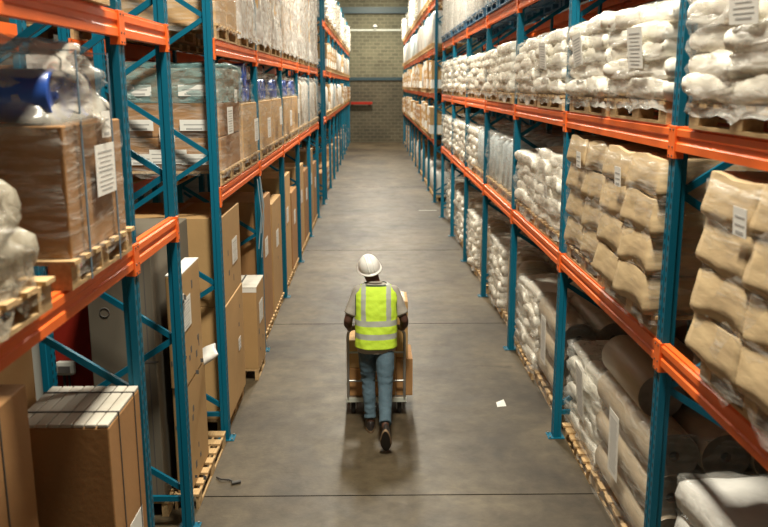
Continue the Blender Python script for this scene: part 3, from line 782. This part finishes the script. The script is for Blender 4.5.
# middle shelf: tall wrapped stacks
for k in range(0, 5):
    for hf in (0, 1):
        y = KY(k)+SL[hf]; i = k*2+hf
        pal('tall wrapped goods', -1, k, 2, hf, y, Z_L[2], k < 2)
        if i % 3 == 1 or i == 0:
            carton_stack('tall tan carton stack in milky film, '+where(-1, k, 2, hf), LX_L, y, Z_L[2]+PH, None, -1, i, layers=5, h=.34, cols=(2, 2), m='board_light', film='film_milky' if i else 'film', lab=0 if i else 1, grp='tall wrapped stacks on the left middle shelf')
        else:
            t = thing('wrapped_bag_stack', 'tall whitish stack in milky film, '+where(-1, k, 2, hf), 'wrapped goods', (LX_L, y, Z_L[2]+PH), 0, 'tall wrapped stacks on the left middle shelf')
            inst('bag_block', far_load('cartons', 'board_light', 1.68, 'board')[i % 3], t); inst('stretch_wrap', shared_shell(.51, .595, 1.7, i % 3, m='film_milky', rough=.03), t, (0, 0, -.02))
# floor level
def carton_thing(label, x0, x1, y0, y1, z0, z1, m='board', name='carton', seed=1, print_=0, tape=True, cat='carton', grp=None, rot=0):
    lx, ly, lz = x1-x0, y1-y0, z1-z0
    t = thing(name, label, cat, ((x0+x1)/2, (y0+y1)/2, z0), rot, grp)
    inst('carton_body', carton_mesh(lx, ly, lz, m, tape, print_=print_, seed=seed), t)
    t['s'] = 0; del t['s']
    return t, lx, ly, lz
def low_pallet(label, x, y, w=1.0, d=1.2): pallet(label, x, y, 0, 0, True, sx=w/1.0, sy=d/1.2)
low_pallet('pale pallet under the big two-high cartons, left floor past the gap', -1.93, 8.25, 1.0, 1.05)
t, a, b_, c = carton_thing('big lower carton of the two-high pile on the left floor', -2.42, -1.42, 7.72, 8.75, PH, 1.28, 'board_light', seed=2, print_=2)
inst('paper_label', LAB_B, t, (a/2+.003, .2, .5))
t, a, b_, c = carton_thing('big upper carton of the two-high pile on the left, under the shelf', -2.42, -1.43, 7.72, 8.78, 1.281, 2.14, 'board_light', seed=3, print_=3)
inst('paper_label', LAB_A, t, (a/2+.003, .15, .3))
low_pallet('pale pallet under the strapped white-topped carton', -1.54, 9.53, .40, .62)
t, a, b_, c = carton_thing('tan carton with white top sheet and one dark strap, standing out on the left floor', -1.75, -1.34, 9.22, 9.85, PH, 1.10, 'board_light', seed=4, print_=3)
b = MB(); b.box(-a/2, a/2, -b_/2, b_/2, c, c+.012, 'paper_dirty', b=.003); b.box(-a/2, a/2, -b_/2-.003, -b_/2, c-.05, c, 'paper'); b.build('top_sheet', t)
strap_loop_x(t, a, b_, 0, c+.012, .0, w=.02); inst('paper_label', LAB_A, t, (a/2+.003, .0, .5))
for i, (ya, yb, h, m) in enumerate(((10.5, 11.6, 1.9, 'board'), (11.75, 12.9, 1.7, 'board_light'), (13.3, 14.4, 1.9, 'board_light'), (14.6, 15.6, 1.5, 'board'), (16.1, 17.2, 1.8, 'board_light'), (17.4, 18.4, 1.6, 'board'), (18.8, 19.9, 1.9, 'board_light'), (20.1, 21.1, 1.5, 'board'))):
    low_pallet('low pallet under the %s tall carton beyond the strapped one, left floor' % ORD[i], -1.93, (ya+yb)/2, 1.0, yb-ya)
    t, a, b_, c = carton_thing('tall %s carton beyond the strapped one, %s in line on the left floor' % ('tan' if m == 'board_light' else 'brown', ORD[i]), -2.42, -1.45, ya, yb, PH, h, m, seed=9+i, print_=2, grp='tall cartons on the left floor')
    inst('paper_label', LAB_A, t, (a/2+.003, 0, c*.55))
# the gap between the two left racks
low_pallet('worn pallet edge showing at the foot of the gap on the left', -1.52, 6.83, .20, 1.25)
t, a, b_, c = carton_thing('slim brown carton with holes in the gap on the left, lower of two', -1.59, -1.48, 6.22, 6.95, PH, 1.02, 'board_light', seed=21, print_=5)
t, a, b_, c = carton_thing('slim tan carton with white top and labels, upper of two in the left gap', -1.59, -1.475, 6.20, 6.88, 1.03, 1.93, 'board_light', seed=22, print_=6)
b = MB(); b.box(-a/2, a/2, -b_/2, b_/2, c, c+.01, 'paper', b=.002); b.build('top_sheet', t); inst('paper_label', LAB_A, t, (a/2+.003, -.2, .45)); inst('paper_label', LAB_B, t, (a/2+.003, -.33, .62))
b = MB(); b.add([v.co for v in sack_mesh(.22, .3, .08, 91, 'white_wrap').vertices], [list(p.vertices) for p in sack_mesh(.22, .3, .08, 91, 'white_wrap').polygons], 'white_wrap', True)
t = thing('film_scrap', 'crumpled white film scrap wedged between the two slim cartons in the gap', 'film', (-1.49, 7.06, 1.02)); b.build('scrap', t, (0, 0, 0), (0, -.5, .3))
low_pallet('dark pallet under the tall grey-brown crate in the left gap', -1.89, 6.72, .52, 1.25)
t, a, b_, c = carton_thing('tall grey-brown crate standing in the gap behind the blue braces on the left', -2.15, -1.66, 6.08, 7.35, PH, 2.20, 'board_grey', name='tall_crate', cat='crate', seed=23, tape=False)
b = MB(); ring = [(-.12+.035*math.cos(k*math.pi/8), -b_/2-.002, 1.55+.035*math.sin(k*math.pi/8)) for k in range(17)]; b.tube(ring, .004, 'ink', 5)
for dx in (.16, .22): b.box(dx, dx+.015, -b_/2-.002, -b_/2, 1.18, 1.24, 'ink')
b.box(.13, .26, -b_/2-.002, -b_/2, 1.15, 1.165, 'ink'); b.box(a/2-.06, a/2-.052, -b_/2-.001, -b_/2, .05, c-.05, 'ink'); b.build('crate_marks', t)
t = thing('control_panel', 'red upright panel behind the left rack carrying a small grey box', 'panel', (-2.43, 6.4, 0))
b = MB(); b.box(-.19, .19, 0, .25, 0, 2.35, 'red', b=.01); b.build('red_panel', t)
b = MB(); b.box(-.11, .05, -.07, 0, 1.09, 1.21, 'grey_plastic', b=.03); q = b.build('grey_box', t); b = MB(); b.box(-.075, .015, -.074, -.07, 1.125, 1.175, 'ink'); b.build('dial_plate', q)
b = MB(); b.tube([(-.05, -.03, 1.1), (-.05, -.03, .3)], .012, 'black', 8); b.tube([(-.01, -.03, 1.1), (.0, -.03, .3)], .010, 'black', 8); b.build('cable', t)
b = MB(); b.box(-2.82, -2.64, 6.5, 6.8, 0, 2.2, 'grey_plastic', b=.01); tag(b.build('wall_locker'), 'narrow pale locker left of the red panel behind the left rack', 'locker')

# ---------------------------------------------------------------- loads: left foreground
pallet('pale pallet under the big film-wrapped carton on the left orange beam', XL-.44, 4.18, Z_L[1], 0, True, sy=.80)
t = thing('wrapped_drum_stack', 'big brown carton with blue drums on top, strapped and film-wrapped, left foreground shelf', 'wrapped goods', (XL-.46, 4.18, Z_L[1]+PH))
inst('carton', carton_mesh(.98, .86, .60, 'board', seed=31), t)
inst('blue_drum', drum_mesh(.12, .86), t, (0, -.28, .73)); inst('blue_drum', drum_mesh(.12, .84), t, (-.04, -.02, .73), (1, 0, 0)); inst('blue_drum', drum_mesh(.12, .8), t, (-.02, .24, .73), (2, 0, 0))
inst('lower_wrap', shell(.505, .445, .62, 3, 'film', rough=.012, top=False), t, (0, 0, -.03))
inst('film_hood', shell(.50, .44, .40, 6, 'film_hood', rough=.06, taper=.16, round_=.18, skirt=False, ns=5), t, (0, 0, .56))
for yy in (-.26, .20): strap_loop(t, 1.03, .92, -.13, .93, yy, 'strap_blue', .018)
strap_loop_x(t, 1.03, .93, -.13, .93, .18, 'strap_blue', .016)
inst('paper_label', LAB_A, t, (.518, .05, .24)); inst('paper_label', LAB_B, t, (.518, .10, .52))
pallet('pale pallet under the crumpled plastic bundle at the left edge of the photo', XL-.42, 2.80, Z_L[1], 0, True)
t = thing('plastic_bundle', 'crumpled shiny plastic-wrapped bundle at the left edge, on the orange beam', 'wrapped goods', (XL-.44, 2.80, Z_L[1]+PH))
for l, (w, d, h) in enumerate(((.98, 1.1, .30), (.92, 1.06, .30))): inst('plastic_bag', sack_mesh(w, d, h, 60+l, 'crumpled', puff=.2, name='plastic_bag'), t, (0, 0, .13+l*.18), (0, 0, .05*l))
inst('stretch_wrap', shell(.50, .57, .42, 9, 'film_foil', rough=.05, taper=.1, round_=.16, ns=6), t, (0, 0, -.03))
pallet('pale pallet at the top left corner of the photo, on the upper left beam', XL-.44, 3.94, Z_L[2], 0, True)
carton_thing('brown carton on the pallet above the left orange beam, mostly out of view', XL-.92, XL+.02, 3.40, 4.48, Z_L[2]+PH, 4.7, 'board', seed=33)
low_pallet('pallet under the carton with the ribbed white top', -1.68, 4.49, .50, .60)
t, a, b_, c = carton_thing('large brown carton with white ribbed top and two dark straps, left foreground floor', -1.94, -1.42, 4.19, 4.78, PH, 1.565, 'board', seed=34, tape=False)
b = MB()
for i in range(8): b.box(-a/2+a*i/8+.004, -a/2+a*(i+1)/8-.002, -b_/2, b_/2, c, c+.02, 'paper_dirty', b=.005)
b.build('ribbed_top', t)
for yy in (-.12, .18): strap_loop(t, a, b_, 0, c+.02, yy, w=.013)
b = MB(); b.box(a/2, a/2+.002, -.05, .20, .42, .72, 'paper'); b.build('paper_label', t)
for yy in (): pass
low_pallet('pallet under the brown carton in the bottom left corner', -2.2, 3.46, .98, .9)
t, a, b_, c = carton_thing('tall plain brown carton in the bottom left corner of the photo', -2.6, -1.70, 3.05, 3.88, PH, 1.93, 'board', seed=35)
strap_loop(t, a, b_, 0, c, .1, w=.013)
t, a, b_, c = carton_thing('tall tan carton behind the corner carton, left of the ribbed white top', -2.5, -1.96, 4.15, 4.60, 0, 2.0, 'board_light', seed=36)
# sign on the frame
t = thing('prohibition_sign', 'white sign with a red ring, hung on the blue frame behind the left foreground stack', 'sign', (-2.18, yB-.075, 3.34))
b = MB(); b.box(-.17, .17, 0, .006, 0, .22, 'paper', b=.002); b.build('sign_board', t)
b = MB(); b.tube([(.02+.05*math.cos(k*math.pi/12), -.003, .11+.05*math.sin(k*math.pi/12)) for k in range(25)], .007, 'red', 6); b.tube([(-.015, -.003, .145), (.055, -.003, .075)], .006, 'red', 6); b.build('red_ring', t)
b = MB(); b.box(-.13, -.06, -.001, 0, .05, .16, 'ink_soft'); b.build('sign_print', t)
# dim goods behind the left rack
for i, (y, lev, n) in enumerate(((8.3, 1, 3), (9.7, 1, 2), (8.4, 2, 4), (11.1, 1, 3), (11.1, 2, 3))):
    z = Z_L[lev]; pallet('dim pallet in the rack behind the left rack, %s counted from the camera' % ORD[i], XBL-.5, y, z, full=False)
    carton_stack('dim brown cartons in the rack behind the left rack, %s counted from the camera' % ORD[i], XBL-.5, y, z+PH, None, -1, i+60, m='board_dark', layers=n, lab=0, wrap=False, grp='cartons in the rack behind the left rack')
# scraps on the floor
b = MB(); b.tube([(0, 0, .012), (.05, -.06, .02), (.12, -.05, .012), (.17, -.10, .012)], .008, 'strap', 6); b.tube([(.15, -.12, .012), (.22, -.09, .014)], .016, 'strap', 8)
tag(b.build('loose_strap', None, (-1.38, 6.75, 0)), 'loose black strap end lying on the floor beside the left pallet', 'strap')
b = MB(); b.add([(0, 0, .003), (.10, .02, .005), (.08, .10, .05), (.0, .09, .02)], [[0, 1, 2, 3]], 'paper'); b.add([(.08, .10, .05), (.0, .09, .02), (.03, .13, .012)], [[0, 1, 2]], 'paper'); 
tag(b.build('paper_scrap', None, (1.30, 8.35, 0)), 'torn white paper scrap on the floor beside the right pallets', 'paper')
b = MB()
for dx, dy, z0 in ((0, 0, 1.45), (.02, .10, 1.62), (.0, .22, 1.30)): b.tube([(dx, dy, 2.28), (dx+.03, dy+.03, (2.28+z0)/2), (dx-.01, dy+.01, z0)], .006, 'strap_hang', 6)
tag(b.build('hanging_strap', None, (-1.36, 9.75, 0)), 'pale blue strap ends hanging down over the left orange beam', 'strap')
# ---------------------------------------------------------------- platform cart
CY = 8.13
t = thing('platform_cart', 'steel platform cart with tall tubular handle pushed by the worker', 'cart', (.015, CY, 0)); CART = t
b = MB(); b.box(-.31, .31, .0, .95, .165, .20, 'steel', b=.008); b.box(-.31, .31, -.012, .0, .155, .205, 'white_pipe', b=.003); b.build('platform', t)
b = MB(); rr = .07; W2 = .288; Ht = .94
pts = [(-W2, 0, .18), (-W2, 0, Ht-rr)]+[(-W2+rr-rr*math.cos(a), 0, Ht-rr+rr*math.sin(a)) for a in [math.pi/2*i/5 for i in range(1, 6)]]
pts += [(-x, y, z) for x, y, z in pts[::-1]]
b.tube(pts, .0145, 'steel', 12); b.build('handle', t)
for z in (.385, .69):
    b = MB(); b.tube([(-W2, 0, z), (W2, 0, z)], .011, 'steel', 10); b.build('cross_rail', t)
for x in (-.24, .24):
    for y in (.10, .85):
        c = thing('caster', None, None, (x, y, 0)); c.parent = t
        b = MB(); n = 24; b.rings([[(xx, q*math.cos(2*math.pi*k/n), .065+q*math.sin(2*math.pi*k/n)) for k in range(n)] for xx, q in ((-.02, .05), (-.018, .062), (-.01, .065), (.01, .065), (.018, .062), (.02, .05))], 'black'); b.build('wheel', c)
        b = MB(); b.box(-.032, -.024, -.03, .03, .05, .165, 'steel'); b.box(.024, .032, -.03, .03, .05, .165, 'steel'); b.box(-.032, .032, -.03, .03, .15, .165, 'steel'); b.tube([(-.036, 0, .065), (.036, 0, .065)], .008, 'steel', 8); b.build('fork', c)
g = None
def cc(label, x0, x1, y0, y1, z0, z1, m='board_light', seed=1):
    t = thing('carton', label, 'carton', (.015+(x0+x1)/2, CY+(y0+y1)/2, z0)); inst('carton_body', carton_mesh(x1-x0, y1-y0, z1-z0, m, seed=seed), t)
    return t
cc('wide brown carton at the bottom of the cart load', -.285, .20, .05, .50, .201, .50, 'board', 41)
cc('narrow brown carton at the cart bottom, sticking out on the right', .205, .375, .06, .55, .201, .60, 'board', 42)
cc('brown carton at the front of the cart platform', -.28, .19, .51, .93, .201, .66, 'board', 43)
cc('tan carton on the cart behind the worker, left of the middle layer', -.28, .0, .06, .49, .501, .80, 'board_light', 44)
cc('tan carton on the cart in the middle layer, right of centre', .005, .20, .06, .49, .501, .84, 'board_light', 45)
cc('upright tan carton on the right of the cart, its pale top showing past the arm', .06, .315, .08, .42, .841, 1.20, 'board_light', 46) if False else None
t = cc('tall tan carton on the right of the cart, beside the worker shoulder', .205, .325, .09, .50, .601, 1.20, 'board_light', 46)
cc('tan carton on top of the front of the cart load', -.2, .19, .52, .92, .661, 1.0, 'board_light', 47)

# ---------------------------------------------------------------- worker
BX, BY = .015, 7.86
def Wp(x, y, z): return Vector((x-BX, y-BY, z))
def ell(b, c, rx, ry, rz, m, rot=None, n=16):
    c = Vector(c); rings = []
    for i in range(1, n):
        a = math.pi*i/n; rings.append([c+((rot @ Vector((rx*math.sin(a)*math.cos(2*math.pi*k/20), ry*math.sin(a)*math.sin(2*math.pi*k/20), rz*math.cos(a)))) if rot else Vector((rx*math.sin(a)*math.cos(2*math.pi*k/20), ry*math.sin(a)*math.sin(2*math.pi*k/20), rz*math.cos(a)))) for k in range(20)])
    b.rings(rings, m)
def limb(b, pts, rs, m):
    # resample with smooth interpolation, round both ends
    P_ = [Vector(p) for p in pts]; out = []; ro = []
    for i in range(len(P_)-1):
        for k in range(5):
            f = k/5; out.append(P_[i].lerp(P_[i+1], f)); g_ = f*f*(3-2*f); ro.append(rs[i]*(1-g_)+rs[i+1]*g_)
    out.append(P_[-1]); ro.append(rs[-1]); b.tube(out, ro, m, 16)
    for p, q in zip(P_, rs): ell(b, p, q, q, q, m, n=10)
def remesh(o, vox, it=6, fac=.5):
    md = o.modifiers.new('remesh', 'REMESH'); md.mode = 'VOXEL'; md.voxel_size = vox; md.use_smooth_shade = True
    sm = o.modifiers.new('smooth', 'SMOOTH'); sm.factor = fac; sm.iterations = it
    dg = bpy.context.evaluated_depsgraph_get(); me = bpy.data.meshes.new_from_object(o.evaluated_get(dg))
    o.modifiers.clear(); o.data = me
    me.polygons.foreach_set('use_smooth', [True]*len(me.polygons)); return o

hipL, kneeL, ankL = Wp(-.075, 7.87, .88), Wp(-.065, 7.90, .49), Wp(-.045, 7.76, .10)
hipR, kneeR, ankR = Wp(.100, 7.87, .86), Wp(.100, 7.66, .49), Wp(.094, 7.235, .262)
neck = Wp(.0, 8.02, 1.44); head = Wp(-.045, 8.07, 1.548)
b = MB()
limb(b, [Wp(.015, 7.87, .90), Wp(.015, 7.89, 1.05), Wp(.015, 7.94, 1.25), Wp(.012, 7.98, 1.37)], [.125, .115, .125, .085], 'skin')
for s_ in (-1, 1): ell(b, Wp(.015+s_*.07, 7.94, 1.25), .10, .10, .13, 'skin')
limb(b, [Wp(.012, 7.98, 1.36), neck, Wp(-.025, 8.05, 1.53)], [.075, .058, .058], 'skin')
# head, face looks towards +y, turned slightly left
HR = Matrix.Rotation(R(10), 3, 'Z') @ Matrix.Rotation(R(-7), 3, 'Y') @ Matrix.Rotation(R(-8), 3, 'X')
def hp(x, y, z): return head+HR @ Vector((x, y, z))
ell(b, hp(0, -.01, .03), .075, .095, .092, 'skin', HR); ell(b, hp(0, .025, -.035), .060, .070, .085, 'skin', HR); ell(b, hp(0, .065, -.088), .032, .028, .024, 'skin', HR)
limb(b, [hp(0, .088, .02), hp(0, .108, -.018)], [.009, .015], 'skin')
for s_ in (-1, 1):
    ell(b, hp(s_*.078, -.005, -.005), .010, .020, .032, 'skin', HR); ell(b, hp(s_*.030, .083, .030), .020, .012, .007, 'skin', HR); ell(b, hp(s_*.040, .066, -.022), .022, .02, .02, 'skin', HR)
ell(b, hp(0, .090, -.052), .026, .012, .008, 'skin', HR); ell(b, hp(0, .087, -.064), .022, .012, .008, 'skin', HR)
for s_ in (-1, 1):
    sh, el, wr = Wp(.015+s_*.175, 7.965, 1.365), Wp(.015+s_*.275, 7.90, 1.095), Wp(.015+s_*.268, 8.04, .972)
    limb(b, [sh, el], [.058, .043], 'skin'); limb(b, [el, Wp(.015+s_*.277, 7.95, 1.045), wr], [.043, .044, .028], 'skin')
    # hand closed on the top bar (bar at y=CY, z=.985)
    by, bz = CY, .94
    hx = .015+s_*.205
    pm = Wp(hx+s_*.02, by-.045, bz+.03)
    limb(b, [wr, pm], [.028, .026], 'skin')
    for i in range(4):
        fx = hx+s_*(.040-.023*i); ln = (.9, 1.05, 1.0, .82)[i if s_ > 0 else i]
        k0 = Wp(fx, by-.030, bz+.036)
        a = [k0, Wp(fx-s_*.002, by+.004, bz+.034), Wp(fx-s_*.003, by+.028*ln, bz+.012), Wp(fx-s_*.003, by+.022*ln, bz-.016*ln)]
        limb(b, [pm, a[0]], [.017, .0115], 'skin'); b.tube(a, [.0112, .0105, .0098, .0085], 'skin', 10); ell(b, a[-1], .0085, .0085, .0085, 'skin', n=8)
    limb(b, [Wp(hx-s_*.005, by-.055, bz+.02), Wp(hx-s_*.045, by-.034, bz-.004), Wp(hx-s_*.050, by-.012, bz-.024)], [.015, .0115, .0095], 'skin')
for h_, k_, a_ in ((hipL, kneeL, ankL), (hipR, kneeR, ankR)): limb(b, [h_, k_], [.075, .048], 'skin'); limb(b, [k_, k_.lerp(a_, .35), a_], [.048, .05, .034], 'skin')
body = b.build('person', None, (BX, BY, 0)); remesh(body, .0055, 5)
tag(body, 'worker seen from behind in white helmet and lime vest, walking and pushing a cart', 'person')
for s_ in (-1, 1):
    e = MB(); ell(e, hp(s_*.030, .086, .012), .012, .009, .0085, 'paper', HR, 10); ell(e, hp(s_*.030, .0935, .012), .005, .003, .005, 'ink', HR, 8); e.build('eye', body)
# hair under the helmet
b = MB(); ell(b, hp(0, -.02, .025), .079, .092, .085, 'hair', HR); b.build('hair', body)
# jeans
b = MB()
def jl(h_, k_, a_):
    d = (a_-k_)
    limb(b, [h_+Vector((0, 0, .02)), h_.lerp(k_, .5), k_], [.096, .090, .072], 'jeans')
    limb(b, [k_, k_+d*.35, k_+d*.8], [.068, .066, .056], 'jeans'); b.tube([k_+d*.75, k_+d*.93], [.055, .060], 'jeans', 16)
jl(hipL, kneeL, ankL); jl(hipR, kneeR, ankR)
ell(b, Wp(.013, 7.86, .88), .160, .112, .12, 'jeans'); ell(b, Wp(-.060, 7.82, .82), .080, .080, .09, 'jeans'); ell(b, Wp(.088, 7.82, .82), .080, .080, .09, 'jeans')
je = b.build('jeans', body); remesh(je, .008, 3)
for v in je.data.vertices:
    c = v.co; q = noise.noise(Vector((c.x*9, c.y*9, c.z*26)))*.010+noise.noise(c*24)*.004
    w = 1 if c.z < .60 else .5
    v.co += Vector((c.x, c.y, 0)).normalized()*q*w
# shoes
def shoe_mesh():
    b = MB(); L = .285; n = 20
    def outl(z, grow, top):
        pts = []
        for k in range(n):
            a = 2*math.pi*k/n; y = L/2-L/2*math.cos(a)*(1+grow); w = (.050 if y > L*.5 else .040)+(.006*math.sin(y/L*math.pi)); x = math.sin(a)*w*(1+grow*3)
            pts.append((x, y-.06, z))
        return pts
    b.rings([outl(0, -.02, 0), outl(.006, 0, 0), outl(.026, .0, 0)], 'sole'); b.add(outl(-.001, -.05, 0), [list(range(n))[::-1]], 'shoe')
    s = MB(); rg = []
    for f in range(9):
        t_ = f/8; ring = []
        for k in range(n):
            x, y, z = outl(.026, -.01, 0)[k]; yy = (y+.06)/L
            hgt = .085 if yy < .35 else (.085-.05*((yy-.35)/.65)**.8)
            ring.append((x*(1-.45*t_**2), -.06+L*(yy+(.22-yy)*.62*t_**2.5 if yy > .22 else yy+(.22-yy)*.4*t_**2), .026+hgt*math.sin(t_*math.pi/2)))
        rg.append(ring)
    s.rings(rg, 'shoe'); return b.mesh('sole'), s.mesh('shoe')
so, sh = shoe_mesh()
o = inst('shoe', sh, body, Wp(-.045, 7.745, .0), R(3)); inst('sole', so, o)
o = inst('shoe', sh, body, Wp(.096, 7.145, .215), (R(-64), 0, R(-4))); inst('sole', so, o)
# t-shirt: torso + sleeves
TOR = [(.79, 7.855, .182, .128), (.86, 7.86, .182, .130), (.95, 7.875, .180, .128), (1.05, 7.89, .182, .126), (1.15, 7.915, .188, .127), (1.25, 7.94, .196, .127), (1.32, 7.955, .199, .120), (1.37, 7.97, .188, .108), (1.405, 7.98, .160, .095), (1.43, 7.99, .120, .082), (1.445, 8.0, .080, .070)]
def tor(z):
    for a, c in zip(TOR, TOR[1:]):
        if a[0] <= z <= c[0]:
            f = (z-a[0])/(c[0]-a[0]); return [a[i]*(1-f)+c[i]*f for i in range(4)]
    return TOR[-1] if z > 1 else TOR[0]
def trings(grow, z0, z1, n=72, rows=60, wr=.0):
    out = []
    for i in range(rows+1):
        z = z0+(z1-z0)*i/rows; _, cy, rx, ry = tor(z); ring = []
        for k in range(n):
            a = 2*math.pi*k/n; c, s_ = math.cos(a), math.sin(a); e = .82
            x = (rx+grow)*math.copysign(abs(c)**e, c); y = (ry+grow)*math.copysign(abs(s_)**e, s_)
            q = wr*(noise.noise(Vector((x*8, y*8, z*7)))+.6*noise.noise(Vector((x*18, y*18, z*20+5)))); L_ = math.hypot(x, y)
            ring.append(Wp(.015+x*(1+q/L_), cy+y*(1+q/L_), z))
        out.append(ring)
    return out
b = MB(); b.rings(trings(.004, .80, 1.445), 'tee')
for s_ in (-1, 1):
    sh_, el_ = Wp(.015+s_*.165, 7.965, 1.365), Wp(.015+s_*.275, 7.90, 1.095)
    limb(b, [sh_, sh_.lerp(el_, .45), sh_.lerp(el_, .68)], [.070, .069, .064], 'tee'); b.tube([sh_.lerp(el_, .6), sh_.lerp(el_, .80)], [.066, .071], 'tee', 18)
te = b.build('tshirt', body); remesh(te, .008, 2)
b = MB(); b.tube([Wp(.004+.066*math.cos(k*math.pi/10), 8.015+.062*math.sin(k*math.pi/10), 1.448-.012*math.sin(k*math.pi/10)) for k in range(21)], .012, 'tee', 8); b.build('collar', te)
# vest
RG = trings(.020, .850, 1.443, n=192, rows=90, wr=.008)
def vf(i, k):
    n = 192; c = (RG[i][k]+RG[i+1][k]+RG[i][(k+1) % n]+RG[i+1][(k+1) % n])/4
    x = abs(c.x); z = c.z
    if z > 1.17 and x > .200-.03*max(0, z-1.38)/.1 : return None
    if 1.070 < z < 1.120 or .945 < z < .998: return 'reflect'
    if z >= 1.12 and .098 < x < .143: return 'reflect'
    if z > 1.43 or z < .852: return 'vest_trim' if z > 1.43 else 'vest'
    return 'vest'
b = MB(); b.rings(RG, 'vest', cap=False, mf=vf); ve = b.build('safety_vest', body); md = ve.modifiers.new('thickness', 'SOLIDIFY'); md.thickness = .005; md.offset = 1
for s_ in (-1, 1):
    for sy in (-1, 1):
        pts = []
        for q in range(15):
            z = 1.165+.245*q/14; _, cy, rx, ry = tor(z); x = .198-.03*max(0, z-1.38)/.1; x = min(x, (rx+.023)*.985); c_ = (x/(rx+.023))**(1/.82)
            pts.append(Wp(.015+s_*x, cy+sy*(ry+.023)*math.sqrt(max(0, 1-c_*c_))**.82, z))
        b = MB(); b.tube(pts, .0045, 'vest_trim', 6); b.build('arm_hole_trim', ve)
# helmet
HC = hp(0, -.012, .040); HRt = Matrix.Rotation(R(10), 3, 'Z') @ Matrix.Rotation(R(-13), 3, 'Y') @ Matrix.Rotation(R(20), 3, 'X')
b = MB(); rings = []
for i in range(11):
    a = math.pi/2*i/11; rr_ = math.cos(a)**.75
    rings.append([HC+HRt @ Vector((.108*rr_*math.cos(2*math.pi*k/32), .128*rr_*math.sin(2*math.pi*k/32), .125*math.sin(a)*(1+.04*math.exp(-((math.cos(2*math.pi*k/32))/.25)**2)))) for k in range(32)])
b.rings(rings, 'helmet')
br = []
for g_, z_ in ((1.0, .002), (1.14, -.006), (1.15, -.012), (1.0, -.008)):
    br.append([HC+HRt @ Vector((.105*g_*math.cos(2*math.pi*k/32), (.128*g_+(.028 if (g_ > 1.1 and math.sin(2*math.pi*k/32) > 0) else 0)*math.sin(2*math.pi*k/32))*math.sin(2*math.pi*k/32), z_)) for k in range(32)])
b.rings(br, 'helmet', cap=False)
he = b.build('helmet', body)
b = MB()
for dx in (-.028, 0, .028):
    b.tube([HC+HRt @ Vector((dx, .118*math.cos(a)**.75*math.copysign(1, 1) if False else .126*math.cos(a), .127*math.sin(a)+.002)) for a in [math.pi*k/14+.25 for k in range(13)]], .0055, 'helmet', 8)
b.build('helmet_ridge', he)
b = MB(); b.rings([[HC+HRt @ Vector((.088*g_*math.cos(2*math.pi*k/24), .104*g_*math.sin(2*math.pi*k/24), z_)) for k in range(24)] for g_, z_ in ((1, -.005), (1, -.03))], 'grey_plastic', cap=False); b.build('helmet_band', he)
